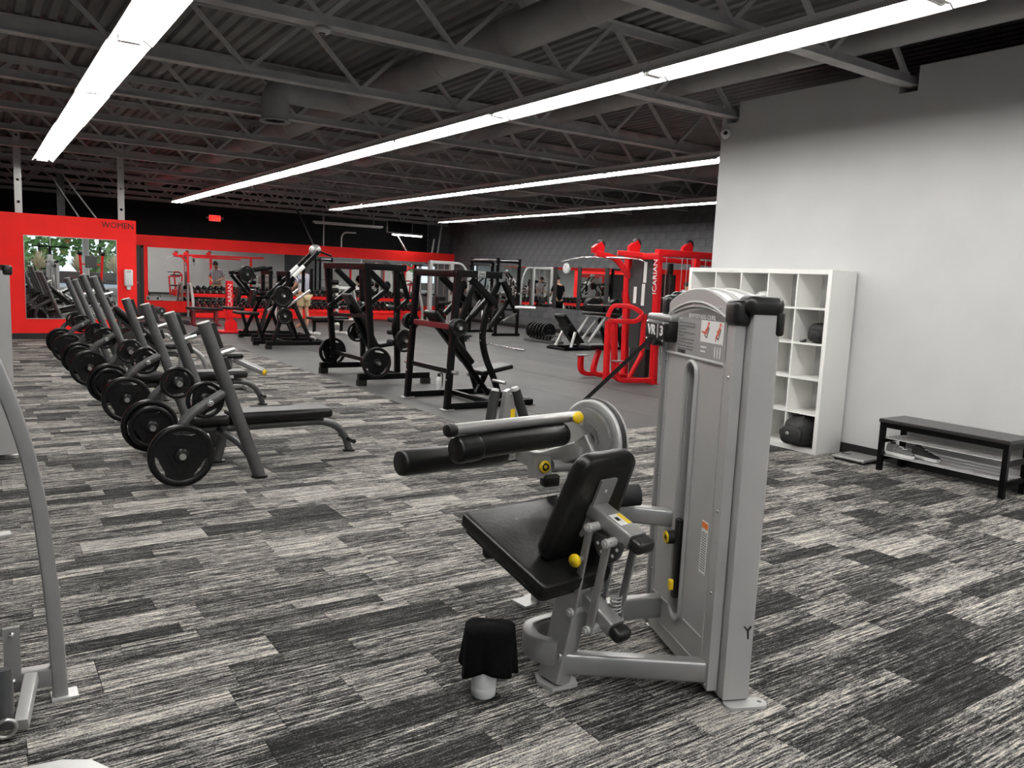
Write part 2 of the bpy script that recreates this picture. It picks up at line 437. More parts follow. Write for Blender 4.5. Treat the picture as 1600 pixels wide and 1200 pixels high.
# far block wall
wf = wall('wall_far', 'charcoal painted concrete block wall behind the machines', [(XFAR+.012, XFAR+.25, YFRONT, YDARK, 0, 4.3)], 'mortar')
blocks = []; row = 0; z = 0.0
while z < 4.1:
    y = YRET-.2*(row % 2)
    while y < YDARK:
        y0, y1 = max(y, YRET), min(y+.4, YDARK)
        if y1-y0 > .05: blocks.append((y0, y1, z, min(z+.2, 4.2)))
        y += .4
    z += .2; row += 1
def bscore(b):
    c = (XFAR, (b[0]+b[1])/2, (b[2]+b[3])/2)
    px, py, w_ = proj(c)
    if not (0 < px < 1125 and 0 < py < 1200): return 0
    if .75 < c[2] < 2.0 and c[1] > 12: return 0
    return 1/w_ if c[2] > 2 else .3/w_
order = sorted(range(len(blocks)), key=lambda i: -bscore(blocks[i])); nb = set(order[:300])
rest = MB(); bm_cache = {}
for i, (y0, y1, z0, z1) in enumerate(blocks):
    c = (XFAR+.006, (y0+y1)/2, (z0+z1)/2); sz = (.018, y1-y0-.008, z1-z0-.008)
    if i in nb:
        key = (round(sz[1], 3), round(sz[2], 3))
        if key not in bm_cache:
            bm_cache[key] = MB().box((0, 0, 0), sz).mesh('wall_block'); bm_cache[key].materials.append(M['block'])
        o = bpy.data.objects.new('wall_block', bm_cache[key]); COL.objects.link(o); o.parent = wf; o.location = c
    else: rest.box(c, sz)
o = rest.build('wall_block_field', 'block', wf); o['kind'] = 'stuff'

# red mirrored back partition (band above, mirror panels, red below)
wb = wall('wall_partition', 'red partition across the back with a long mirror', [(2.84, XFAR, YBACK, YBACK+.12, 0, 2.44)], 'red_wall')
for k in range(9):
    x0 = 4.42+k*1.19; x1 = min(x0+1.185, XFAR-.12)
    o = MB().box(((x0+x1)/2, YBACK-.005, 1.275), (x1-x0, .010, 1.61)).build('mirror_panel', 'mirror', wb)
# dark door in the back partition
dr = MB().box((3.85, YBACK-.02, 1.05), (.74, .03, 2.06)).build('door_1', 'door'); struct(dr); dr['label'] = 'dark door in the red back partition'
fr = MB()
for x in (3.44, 4.26): fr.box((x, YBACK-.035, 1.06), (.08, .07, 2.12))
fr.box((3.85, YBACK-.035, 2.09), (.90, .07, .07)); fr.build('door_frame', 'base_black', dr)
MB().ball((4.12, YBACK-.06, 1.0), .03, 8).build('door_knob', 'steel', dr)
struct(MB().box(((4.4+XFAR)/2, YBACK-.01, .06), (XFAR-4.4, .02, .12)).build('baseboard_back', 'base_black'))
# washroom block with mirror and lettering
wp = wall('wall_washroom', 'red painted washroom wall with a square mirror', [(-3.4, 2.84, YPART, YPART+.12, 0, 2.44), (2.72, 2.84, YPART+.12, YBACK, 0, 2.44)], 'red_wall')
MB().box((1.655, YPART-.004, 1.215), (1.615, .008, 1.60)).build('mirror_panel', 'mirror', wp)
fe = MB()
for (c, s_) in (((1.655, YPART-.006, 2.022), (1.64, .012, .012)), ((1.655, YPART-.006, .408), (1.64, .012, .014)), ((.843, YPART-.006, 1.215), (.01, .012, 1.62)), ((2.467, YPART-.006, 1.215), (.01, .012, 1.62))): fe.box(c, s_)
fe.build('mirror_frame', 'steel', wp)
text_mesh('WOMEN', .17, 'sign_lettering', 'ink', wp, basis((2.50, YPART-.002, 2.315), (1, 0, 0), (0, 0, 1)), .003, sx=.9)
struct(MB().box((-.28, YPART-.01, .06), (6.24, .02, .12)).build('baseboard_washroom', 'base_black'))
for k in range(4): MB().box((2.846, 19.25+k*1.21, 1.275), (.010, 1.20, 1.61)).build('mirror_panel', 'mirror', wp)
d2 = MB().box((2.855, 24.95, 1.04), (.03, .92, 2.05)).build('door_2', 'door'); struct(d2); d2['label'] = 'dark six panel door in the red washroom wall'
for (dy, dz, h) in ((-.2, .45, .5), (.2, .45, .5), (-.2, 1.15, .55), (.2, 1.15, .55), (-.2, 1.75, .3), (.2, 1.75, .3)):
    MB().box((2.875, 24.95+dy, dz), (.012, .28, h)).build('door_panel', 'door', d2)
MB().box((2.878, 24.95, 1.98), (.006, .18, .05)).build('door_plate', 'white', d2)
# mirrors on the block wall between black uprights
edges = [24.9, 23.6, 22.4, 21.2, 20.0, 18.8, 17.55, 16.3, 15.05, 13.8, 12.55]
for i in range(len(edges)-1):
    a, b = edges[i], edges[i+1]
    MB().box((XFAR-.008, (a+b)/2, 1.395), (.010, a-b-.02, 1.25)).build('mirror_panel', 'mirror', wf)
    if i in (4, 5, 3): MB().box((XFAR-.02, b, 1.40), (.04, .13, 1.27)).build('mirror_post', 'base_black', wf)
struct(MB().box((XFAR-.012, 16.5, .06), (.02, 19.8, .12)).build('baseboard_far', 'base_black'))

# front wall with shop windows, behind the camera (seen in the mirrors)
wfr = wall('wall_front', 'pale shop front wall with large windows', [(XLEFT, 7.3, YFRONT-.2, YFRONT, 0, .30), (XLEFT, 7.3, YFRONT-.2, YFRONT, 2.9, 4.3), (7.3, XFAR, YFRONT-.2, YFRONT, 0, 4.3)] + [(x-.09, x+.09, YFRONT-.2, YFRONT, .30, 2.9) for x in (-6.4, -3.6, -.8, 1.6, 4.55, 7.3)], 'wall')
xs = (-6.4, -3.6, -.8, 1.6, 4.55, 7.3)
for i in range(5):
    wn = struct(MB().box(((xs[i]+xs[i+1])/2, YFRONT-.1, 1.60), (xs[i+1]-xs[i]-.18, .012, 2.60)).build('window_%d' % (i+1), 'glass'))
    b = MB(); xm = (xs[i]+xs[i+1])/2
    for x in (xs[i]+.12, xm, xs[i+1]-.12): b.box((x, YFRONT-.1, 1.60), (.05, .06, 2.60))
    for zz in (.33, 2.87): b.box((xm, YFRONT-.1, zz), (xs[i+1]-xs[i]-.18, .06, .05))
    b.build('window_frame', 'white', wn)
# ground outside, bank of mulch with dry grass, trees
gr = struct(MB().box((3, YFRONT-22, -.12), (90, 43.4, .1)).build('ground_outside', 'asphalt')); gr['label'] = 'pale asphalt car park outside the windows'
bk = MB().prism([(-45, -.1), (45, -.1), (45, .75), (-45, .75)], 4, (3, YFRONT-23, 0), (1, 0, 0), (0, 0, 1))
bk = tag(bk.build('mulch_bank', 'mulch'), 'low dark mulch bank beyond the car park', 'bank')
rn = random.Random(3)
for i in range(12):
    b = MB(); cx = -6+i*2.5+rn.uniform(-.15, .15); cy = YFRONT-23.6+rn.uniform(-.3, .2); R_ = rn.uniform(.95, 1.2)
    for k in range(150):
        a = rn.uniform(0, 2*PI); t = rn.uniform(.1, 1); q = Vector((math.cos(a)*R_*t, math.sin(a)*R_*t, R_*1.25*(1.15-t*.75)))
        p0 = Vector((cx, cy, .752)); p1 = p0+q; s_ = Vector((-math.sin(a), math.cos(a), 0))*.035
        pm = p0+q*.6+Vector((0, 0, .15))
        b.add([p0-s_, p0+s_, pm+s_, pm-s_, p1], [(0, 1, 2, 3), (3, 2, 4)])
    tag(b.build('ornamental_grass', 'straw'), 'clump of dry ornamental grass on the mulch bank outside', 'grass', 'grass clumps seen in the washroom mirror')
for i in range(9):
    cx = -14+i*4.6+rn.uniform(-.3, .3); cy = YFRONT-31+rn.uniform(-1.0, 1.0); hh = rn.uniform(4.6, 7.5)
    t = thing('tree', 'leafy green tree standing beyond the car park', 'tree', (cx, cy, -.1), 0, 'trees seen in the washroom mirror')
    MB().cyl((0, 0, 0), (0, 0, hh*.6), .14, .07, 7).build('trunk', 'mulch', t)
    b = MB()
    for k in range(620):
        d = Vector((rn.gauss(0, 1), rn.gauss(0, 1), rn.gauss(0, 1))).normalized()*rn.uniform(.5, 1)**.5
        c = Vector((d.x*2.15, d.y*1.6, hh*.50+d.z*hh*.48)); s_ = rn.uniform(.22, .48)
        u_ = Vector((rn.gauss(0, 1), rn.gauss(0, 1), rn.gauss(0, 1))).normalized()*s_; v_ = u_.orthogonal().normalized()*s_*.7
        b.add([c-u_, c+v_, c+u_, c-v_], [(0, 1, 2, 3)])
    b.build('crown', 'leaf', t)

# ------------------------------------------------------------------ ceiling
b = MB(); prof = []; x = XLEFT
while x < XFAR:
    prof += [(x, 0), (x+.075, 0), (x+.095, .04), (x+.135, .04)]; x += .155
n = len(prof); b.add([(p[0], YFRONT, ZDECK+p[1]) for p in prof]+[(p[0], YDARK, ZDECK+p[1]) for p in prof], [(i+1, i, n+i, n+i+1) for i in range(n-1)])
b.box(((XLEFT+XFAR)/2, (YFRONT+YDARK)/2, ZDECK+.12), (XFAR-XLEFT+.4, YDARK-YFRONT+.4, .1))
ceil = struct(b.build('ceiling', 'ceil')); ceil['label'] = 'dark grey corrugated metal roof deck'
ZB, ZT = 3.49, 4.16
wma = MB().bar((0, 0, 0), (.585, 0, .56), .04, .04).mesh('web_bar'); wmb = MB().bar((0, 0, 0), (-.585, 0, .56), .04, .04).mesh('web_bar')
wma.materials.append(M['joist']); wmb.materials.append(M['joist'])
for j in JY:
    xe = XW+.1 if j < YRET else XFAR
    jt = thing('ceiling_joist', 'dark grey open web steel joist crossing the ceiling', 'joist', (0, j, ZB), 0, 'open web ceiling joists')
    x0 = XLEFT+.02; b = MB(); b.box(((x0+xe)/2, 0, .012), (xe-x0, .13, .012)); b.box(((x0+xe)/2, -.012, .055), (xe-x0, .012, .085)); b.box(((x0+xe)/2, .012, .055), (xe-x0, .012, .085))
    b.build('bottom_chord', 'joist', jt)
    b = MB(); b.box(((x0+xe)/2, 0, .655), (xe-x0, .12, .012)); b.box(((x0+xe)/2, 0, .615), (xe-x0, .03, .08)); b.build('top_chord', 'joist', jt)
    x = 3.57-1.2*8
    while x < xe-.1:
        for me, sg in ((wma, 1), (wmb, -1)):
            if x0 < x+sg*.59 < xe and x > x0:
                o = bpy.data.objects.new('web_bar', me); COL.objects.link(o); o.parent = jt; o.location = (x, 0, .06)
        x += 1.2
# bridging rods
# ducts along Y with round drops
def duct(name, label, x, z, r, y0, y1, drops):
    t = thing(name, label, 'duct', (x, 0, z))
    b = MB(); y = y0
    while y < y1:
        ye = min(y+1.2, y1); b.cyl((0, y, 0), (0, ye, 0), r, n=28, caps=False); b.cyl((0, ye-.02, 0), (0, ye+.02, 0), r*1.02, n=28); y = ye
    b.build('duct_pipe', 'duct', t)
    for (dx, dy, dz, rr) in drops:
        c = MB(); c.tube([(0, dy, -.02), (dx, dy, -.02), (dx, dy, dz)], rr, 20, rr*1.3, caps=False)
        c.lathe([(rr, 0), (rr*1.12, -.01), (rr*1.12, -.035), (rr*.92, -.03), (rr*.88, .02)], (dx, dy, dz), (0, 0, 1), 24); c.build('drop_collar', 'duct', t)
        c = MB()
        for k in range(1, 4): c.lathe([(rr*.88*k/4, .0), (rr*.88*k/4+.012, .0), (rr*.88*k/4+.012, .03)], (dx, dy, dz-.02), (0, 0, 1), 20)
        c.build('grille', 'base_black', t)
    return t
duct('air_duct', 'dark round air duct with a side drop crossing the joists', 4.165, 3.787, .17, -6.8, 24.2, [(-1.015, 10.05, -.387, .165)])
duct('air_duct', 'dark round air duct running above the pale grey partition', 6.48, 3.787, .138, -6.8, 23.0, [])
duct('air_duct', 'dark round air duct with a drop near the far block wall', 11.37, 3.787, .17, 7.0, 24.2, [(.13, 9.9, -.437, .16)])
# ------------------------------------------------------------------ strip lights
def make_light():
    t = thing('strip_light', 'x', 'light')
    b = MB(); b.box((0, 0, .075), (.12, 2.43, .05)); b.build('housing', 'reflector', t)
    b = MB()
    for s_ in (-1, 1):
        b.add([(s_*.055, -1.215, .05), (s_*.165, -1.215, -.025), (s_*.165, 1.215, -.025), (s_*.055, 1.215, .05)], [(0, 1, 2, 3)])
        b.add([(s_*.055, -1.215, .056), (s_*.168, -1.215, -.021), (s_*.168, 1.215, -.021), (s_*.055, 1.215, .056)], [(0, 1, 2, 3)])
    b.build('reflector', 'reflector', t)
    for s_ in (-1, 1): MB().cyl((s_*.062, -1.18, .004), (s_*.062, 1.18, .004), .017, n=8).build('tube', 'tube', t)
    for e in (-1, 1):
        b = MB()
        b.box((0, e*1.197, .012), (.17, .03, .06))
        b.build('lamp_socket', 'white_plastic', t)
        MB().tube([(0, e*1.0, .09), (0, e*1.0, .13), (.02, e*1.0, .16)], .006, 5).build('hanger', 'steel', t)
    return t
ROWS = [(1.13, 17.15, -5.7, 'lit fluorescent strip light over the row of weight benches', 'strip lights above the weight benches'),
        (4.88, 24.75, -5.7, 'lit fluorescent strip light in the long row over the carpet edge', 'strip lights above the carpet edge'),
        (8.68, 22.4, 7.8, 'lit fluorescent strip light above the rubber floor', 'strip lights above the rubber floor'),
        (12.85, 23.5, 11.3, 'lit fluorescent strip light along the block wall', 'strip lights along the block wall')]
proto = None
for (x, ye, ys, lab, grp) in ROWS:
    y = ye-1.22
    while y > ys:
        if proto is None: proto = make_light(); o = proto
        else: o = copy_tree(proto)
        o.location = (x+random.uniform(-.008, .008), y, 3.362); o['label'] = lab; o['group'] = grp
        if not any(on_screen((x+a, y+b, 3.362+c), 0) for a in (-.17, .17) for b in [-1.22+.1*k for k in range(25)] for c in (-.03, .1)):
            o.name = 'strip_light_offscreen'      # the same row running on towards the shop front
        y -= 2.44
# ------------------------------------------------------------------ seated leg curl machine
LC = thing('seated_leg_curl_machine', 'silver seated leg curl machine with black pads and a tall weight tower', 'gym machine', (1.85, 2.35, 0), math.radians(5.5))
TA, TB, TO = Vector((.887, -.461, 0)), Vector((.461, .887, 0)), Vector((.394, -.454, 0))
def tp(a, b, z): return TO+TA*a+TB*b+Vector((0, 0, z))
def tbox(mb, a0, a1, b0, b1, z0, z1, bev=0):
    mt = basis(tp((a0+a1)/2, (b0+b1)/2, (z0+z1)/2), TA, TB)
    if bev: mb.rbox(mt, ((a1-a0)/2, (b1-b0)/2, (z1-z0)/2), bev)
    else: mb.box((0, 0, 0), (a1-a0, b1-b0, z1-z0), mtx=mt)
    return mb
def vsweep(mb, poly, z0, z1):      # vertical extrusion of rounded outline in (a,b)
    return mb.sweep([tp(0, 0, z0), tp(0, 0, z1)], [(0, 0)]) if False else mb.prism(poly, z1-z0, tp(0, 0, z0), TA, TB, True)
def rrect(a0, a1, b0, b1, r, n=5):
    P = []
    for (ca, cb, s0) in ((a1-r, b1-r, 0), (a0+r, b1-r, 1), (a0+r, b0+r, 2), (a1-r, b0+r, 3)):
        for k in range(n+1):
            t = PI/2*(s0+k/n); P.append((ca+r*math.cos(t), cb+r*math.sin(t)))
    return P
SB = .325
def slot_half(sg, be):        # half of the front cover, cut away around the weight-pin slot
    P = [(be, .035), (SB, .035)]+[(SB+sg*.034*math.sin(t), .239-.034*math.cos(t)) for t in [PI/2*k/6 for k in range(7)]]
    P += [(SB+sg*.034*math.cos(t), 1.221+.034*math.sin(t)) for t in [PI/2*k/6 for k in range(7)]]+[(SB, 1.46), (be, 1.46)]
    return P
tw = MB()
for sg, be in ((-1, -.005), (1, .600)): tw.prism(slot_half(sg, be), .040, tp(0, 0, 0), TB, (0, 0, 1))
TW = tw.build('front_cover', 'cover', LC)
def arc_c(ca, cb, r, a0): return [(ca+r*math.cos(a0+PI/2*k/6), cb+r*math.sin(a0+PI/2*k/6)) for k in range(7)]
shell = [(.044, .03), (.044, -.052)]+arc_c(.136, -.030, .022, -PI/2)+arc_c(.136, .623, .022, 0)+[(.044, .645), (.044, .555), (.056, .555), (.056, .633), (.146, .633), (.146, -.040), (.056, -.040), (.056, .03)]
MB().prism(shell, 1.465, tp(0, 0, .02), TA, TB).build('rear_cover', 'cover', LC)
for k in range(13): tbox(MB(), .066, .136, .185, .465, .060+k*.062, .117+k*.062).build('weight_block', 'iron', LC)
for bb in (.215, .435): MB().cyl(tp(.10, bb, .04), tp(.10, bb, 1.46), .010, n=8).build('guide_rod', 'chrome', LC)
# side flange strip on the far edge, lower rim
MB().prism(rrect(-.012, .03, .60, .632, .008, 2), 1.30, tp(0, 0, .04), TA, TB).build('side_rail', 'silver', LC)
b = MB()
for (b0, b1) in ((.055, .585),): b.tube([tp(-.003, b0, 1.292), tp(-.003, b1, 1.292)], .007, 8)
b.build('ledge', 'silver_light', TW)
# panel edges: pressed ridges
def ridge(*pts): return MB().tube([tp(-.0015, b_, z_) for b_, z_ in pts], .0042, 6, .03).build('pressed_ridge', 'cover', TW)
ridge((.06, 1.29), (.06, .10), (.575, .10), (.575, 1.29)); ridge((.06, .215), (.245, .215)); ridge((.41, .215), (.575, .215))
def oval(c, w, z0, z1, n=8):
    P = [(c+w*math.cos(PI*k/n), z1-w+w*math.sin(PI*k/n)) for k in range(n+1)]+[(c-w*math.cos(PI*k/n), z0+w-w*math.sin(PI*k/n)) for k in range(n+1)]
    return P
b = MB(); pts = [tp(-.004, q[0], q[1]) for q in oval(SB, .052, .185, 1.275)]; b.sweep(pts, [(.011*math.cos(2*PI*k/8), .011*math.sin(2*PI*k/8)) for k in range(8)], None, False, True, closed=True); b.build('slot_rim', 'cover', TW)
MB().cyl(tp(.052, SB+.012, .06), tp(.052, SB+.012, 1.45), .006, n=8).build('selector_rod', 'chrome', TW)
b = MB(); b.rbox(basis(tp(-.012, SB-.004, .45), TA, TB), (.012, .018, .17), .006); b.build('selector_strip', 'black_plastic', TW)
b = MB(); b.cyl(tp(-.005, SB+.03, .53), tp(-.05, SB+.03, .53), .03, .028, 18); b.build('selector_knob', 'black_plastic', TW)
b = MB(); b.lathe([(.012, 0), (.026, 0), (.027, .004), (.012, .004)], tp(-.050, SB+.03, .53), -TA, 20); b.build('knob_ring', 'yellow', TW)
b = MB(); b.rbox(basis(tp(-.025, SB-.002, .335), TA, TB), (.014, .014, .022), .006); b.build('pin_tip', 'yellow', TW)
# warning label and bolts
tbox(MB(), -.003, -.0005, .080, .135, .465, .672).build('warning_label', 'white', TW); tbox(MB(), -.0038, -.003, .082, .133, .645, .669).build('label_stripe', 'orange', TW)
b = MB()
for k in range(16): tbox(b, -.0036, -.003, .086, .128, .478+k*.0098, .482+k*.0098)
o = b.build('label_print', 'ink_grey', TW); o['kind'] = 'stuff'
for (bb, zz) in ((.02, .05), (.02, .42), (.02, .74), (.02, 1.25), (.60, .74), (.60, 1.25), (.60, .30)): MB().lathe([(.007, 0), (.006, .004), (0, .005)], tp(-.0005, bb, zz), -TA, 8).build('bolt', 'chrome', TW)
# placard
arc = [(.055+.43*k/12, 1.455+.033*math.sin(PI*k/12)) for k in range(13)]
pl = MB().prism([(.485, 1.297), (.055, 1.297)][::-1][0:0]+[(.055, 1.297), (.485, 1.297)][::1][0:0]+[(.485, 1.297)]+[(.055, 1.297)]+arc, .003, tp(0, 0, 0), TB, (0, 0, 1)) if False else MB()
pl.prism([(.055, 1.297)]+[(.485, 1.297)]+arc[::-1], .004, tp(-.004, 0, 0), TB, (0, 0, 1))
PL = pl.build('placard', 'placard', TW)
# prism normal is TB x Z = away from the seat side? place print on the seat side
NX = -TB   # reading direction on the face seen from the seat side
def pm(b_, z_, off=.006): return basis(tp(-off, b_, z_), NX, (0, 0, 1))
text_mesh('SEATED LEG CURL', .0235, 'placard_title', 'white', PL, pm(.265, 1.458), .0006, sx=1.25)
lines = ['Adjust start pad so the knee aligns', 'Align knee with marked pivot and', 'use pin release.', 'Adjust leg pad just above heels on', 'the ankles.', 'Lower thigh pad to snug position', 'Grip handles and perform curl.']
for k, tx in enumerate(lines): text_mesh(tx, .0088, 'placard_text', 'ink_grey', PL, pm(.470, 1.428-k*.0135), .0004, 'LEFT', sx=1.25)
text_mesh('START', .0085, 'placard_text', 'white', PL, pm(.470, 1.443), .0004, 'LEFT', 1.2)
for k, tx in enumerate(('Pull down until pad against the seat', 'with your heels and hold the end.')): text_mesh(tx, .0085, 'placard_text', 'ink_grey', PL, pm(.470, 1.333-k*.012), .0004, 'LEFT', 1.2)
text_mesh('CYBEX', .018, 'brand_print', 'ink', PL, pm(.470, 1.307), .0005, 'LEFT', 1.3, bold=.0008)
tbox(MB(), -.0052, -.004, .075, .268, 1.362, 1.447).build('picture_panel', 'white', PL)
def fig(c, leg):
    b = MB()
    def st(p, q, w): b.bar(tp(-.0058, c+p[0], 1.37+p[1]), tp(-.0058, c+q[0], 1.37+q[1]), w, .0008, up=-TA)
    b.cyl(tp(-.0054, c-.020, 1.37+.066), tp(-.0062, c-.020, 1.37+.066), .0075, n=10)
    st((-.018, .057), (-.002, .026), .013); st((-.012, .048), (.006, .036), .006)
    st((-.002, .026), (.018, .030), .010) if leg else st((-.002, .026), (.010, .022), .010)
    st((.018, .030), (.034, .032), .007) if leg else st((.010, .022), (.012, .002), .007)
    b.build('exercise_figure', 'figure_red', PL)
    b = MB(); b.bar(tp(-.0056, c-.026, 1.37+.05), tp(-.0056, c-.010, 1.37+.010), .004, .0008, up=-TA); b.bar(tp(-.0056, c-.010, 1.37+.010), tp(-.0056, c+.012, 1.37+.02), .004, .0008, up=-TA); b.build('exercise_seat', 'ink', PL)
fig(.222, 1); fig(.122, 0)
for (bb, zz, w) in ((.235, 1.342, .05), (.240, 1.325, .04)): tbox(MB(), -.0052, -.004, bb-w/2, bb+w/2, zz-.003, zz+.003).build('placard_heading', 'white', PL)
for k in range(3):
    b = MB(); b.rbox(basis(tp(-.0046, .115+k*.022-.022, 1.325), TA, TB), (.0008, .004, .017), .0007); b.cyl(tp(-.004, .093+k*.022, 1.347), tp(-.0054, .093+k*.022, 1.347), .004, n=8); b.build('body_figure', 'white', PL)
# arched top
b = MB(); arc = [(.0+.62*k/18, 1.490+.076*(1-((k-9)/9.0)**2)) for k in range(19)]
b.prism(arc+[(.62, 1.45), (.0, 1.45)], .172, tp(-.004, 0, 0), TB, (0, 0, 1), True); b.build('top_cover', 'cover', LC)
for (aa, dz, r_) in ((.004, .008, .008), (.06, .010, .010), (.13, .010, .010), (-.006, -.040, .005)):
    MB().tube([tp(aa, q[0], q[1]+dz-.01) for q in arc[1:-1]], r_, 8).build('top_ridge', 'silver_light', LC)
b = MB(); b.tube([tp(-.004, q[0]*.78+.05, q[1]*.45+.793) for q in arc], .006, 8); b.build('placard_rim', 'silver', TW)
for bb in (.12, .36): MB().lathe([(.006, 0), (.005, .004), (0, .005)], tp(-.001, bb, 1.50), -TA, 8).build('bolt', 'chrome', LC)
for (b0, b1, nm) in ((-.075, .06, 0), (.57, .655, 1)):
    b = MB(); tbox(b, .02, .164, b0+(.012 if not nm else .03), b1+(.02 if nm else -.01), 1.478, 1.552, .028)
    tbox(b, -.014, .10, b0+.050 if not nm else b0+.02, b1+(.01 if nm else .01), 1.44, 1.535, .022); b.build('corner_cap', 'black_plastic', LC)
b = MB(); tbox(b, .132, .166, -.060, -.02, 1.41, 1.50, .012); b.build('corner_cap', 'black_plastic', LC)
# name box with lettering
bx_ = MB(); tbox(bx_, -.055, .02, .50, .742, 1.335, 1.428, .018); NB = bx_.build('name_box', 'black_plastic', LC)
bx_ = MB(); tbox(bx_, -.045, .03, .50, .745, 1.420, 1.452, .012); bx_.build('box_lid', 'silver', NB)
text_mesh('VR', .058, 'logo_lettering', 'white', NB, pm(.655, 1.38, .0562), .0008, sx=1.25, bold=.002); text_mesh('3', .058, 'logo_lettering', 'white', NB, pm(.543, 1.38, .0562), .0008, sx=1.3, bold=.002)
tbox(MB(), -.0575, -.055, .583, .588, 1.35, 1.41).build('logo_bar', 'white', NB)
for bb in (.53, .71):
    for zz in (1.338, 1.412): MB().lathe([(.006, 0), (.005, .003), (0, .004)], tp(-.054, bb, zz), -TA, 8).build('bolt', 'chrome', NB)
# feet of the tower
for (a0, b0) in ((.13, -.065), (.10, .65)):
    P = rrect(a0-.085, a0+.085, b0-.035, b0+.035, .03, 6); MB().holed(P, (a0+.06, b0), .009, .012, tp(0, 0, 0), TA, TB).build('foot_plate', 'silver_light', LC)
MB().prism(rrect(.05, .16, -.04, .635, .04, 4), .02, tp(0, 0, .008), TA, TB).build('tower_base', 'silver', LC)

# base frame
def R(name, pts, w, h, fil=.05, mt='silver', up=(0, 0, 1), bev=.012, par=None): return MB().rect(pts, w, h, fil, up, bev).build(name, mt, par or LC)
R('base_bar', [(.0, -.04, .095), tp(.01, .045, .095)], .062, .085)
R('base_tube', [(.0, -.03, .125), (-.055, .05, .13), (-.01, .15, .14), (.18, .125, .15), (.34, .075, .165), (.46, .05, .17), tp(.04, .50, .17)], .055, .10, .06)
R('upright_leg', [(-.005, -.02, .015), (.045, -.02, .20), (.10, -.015, .45)], .075, .12, .10, up=(0, 1, 0))
MB().prism([(-.06, -.075), (.05, -.10), (.075, -.06), (.05, .035), (-.04, .05), (-.07, 0)], .014, (0, 0, 0)).build('foot_plate', 'silver_light', LC)
R('front_tube', [(.10, .02, .30), (.25, .28, .20), (.46, .60, .085)], .06, .07, .08)
R('front_foot', [(.46, .60, .0), (.46, .60, .11)], .06, .06, 0, up=(0, 1, 0)); MB().prism([(.36, .58), (.56, .58), (.56, .68), (.36, .68)], .012).build('foot_plate', 'silver_light', LC)
R('cam_post', [(.46, .60, .10), (.56, .52, .45), (.585, .47, .80)], .07, .08, .10, up=(0, 1, 0))
R('side_tube', [(.29, .17, .52), (.36, .13, .575), (.46, .075, .595), tp(.03, .44, .585)], .055, .075, .05)
# seat pad (tilted), board under it
sa = math.atan2(.15, .525); sm = Matrix.Translation((.105, .155, .505)) @ Matrix.Rotation(sa, 4, 'X')

MB().cyl((-.13, .28, .47), (-.02, .28, .455), .028, n=14).build('seat_lever', 'foam', LC)
MB().tube([(-.02, .28, .455), (.12, .2, .43)], .012, 8).build('lever_rod', 'steel', LC)
# back pad, leaning backwards
bm_ = basis((.112, -.045, .715), (1, 0, 0), Vector((0, -.40, 1)).normalized())
def padshape(w, h, r, taper=.8, n=5):
    P = []
    for (sx, sy, q) in ((1, 1, 0), (-1, 1, 1), (-1, -1, 2), (1, -1, 3)):
        ww = w*(1 if sy < 0 else taper)
        for k in range(n+1):
            t = PI/2*(q+k/n); P.append((sx*(ww-r)+r*math.cos(t), sy*(h-r)+r*math.sin(t)))
    return P
def pad(mb, mt, poly, th, e=.022):       # cushioned pad from an outline: th thick along local z, rounded rims
    n = len(poly); rings = []
    for (k, z) in ((1-1.2*e, 0), (1-.25*e, e*.35), (1, e), (1, th-e), (1-.25*e, th-e*.35), (1-1.5*e, th)):
        kk = 1-(1-k)*6 if k < 1 else 1
        rings.append([mt @ Vector((x*kk, y*kk, z)) for x, y in poly])
    vs = [p for r_ in rings for p in r_]; fs = []
    for i in range(len(rings)-1):
        for k in range(n): fs.append((i*n+k, i*n+(k+1) % n, (i+1)*n+(k+1) % n, (i+1)*n+k))
    mb.add(vs, fs, True); o = len(mb.v)-len(vs)
    mb.f += [tuple(o+k for k in reversed(range(n))), tuple(o+(len(rings)-1)*n+k for k in range(n))]; mb.sm += [True, True]
    return mb
def rcorner(P, r, n=4):
    out = []; m_ = len(P)
    for i in range(m_):
        a, b_, c = Vector(P[i-1]), Vector(P[i]), Vector(P[(i+1) % m_]); d1 = (a-b_).normalized()*r; d2 = (c-b_).normalized()*r
        for k in range(n+1):
            t = k/n; q = (b_+d1)*(1-t)**2+b_*2*t*(1-t)+(b_+d2)*t*t; out.append((q.x, q.y))
    return out
SEAT = [(.285, .275), (-.275, .275), (-.275, -.275), (.10, -.275)]
b = MB(); pad(b, sm @ Matrix.Translation((0, 0, -.028)), rcorner(SEAT, .03), .058, .008); b.build('seat_pad', 'vinyl', LC)
b = MB(); b.prism([(x*.93, y*.93) for x, y in rcorner(SEAT, .03)], .024, sm @ Vector((0, 0, -.052)), sm.to_3x3() @ Vector((1, 0, 0)), sm.to_3x3() @ Vector((0, 1, 0))); b.build('seat_board', 'black_plastic', LC)
b = MB(); pad(b, bm_ @ Matrix.Translation((0, 0, -.035)), padshape(.178, .24, .06, .84), .075); b.build('back_pad', 'vinyl', LC)
b = MB(); b.box((0, .02, .048), (.085, .26, .012), mtx=bm_); b.build('back_bracket', 'silver', LC)
for yy in (-.06, .10): MB().lathe([(.008, 0), (.006, .004), (0, .005)], bm_ @ Vector((0, yy, .054)), bm_.to_3x3() @ Vector((0, 0, 1)), 8).build('bolt', 'chrome', LC)
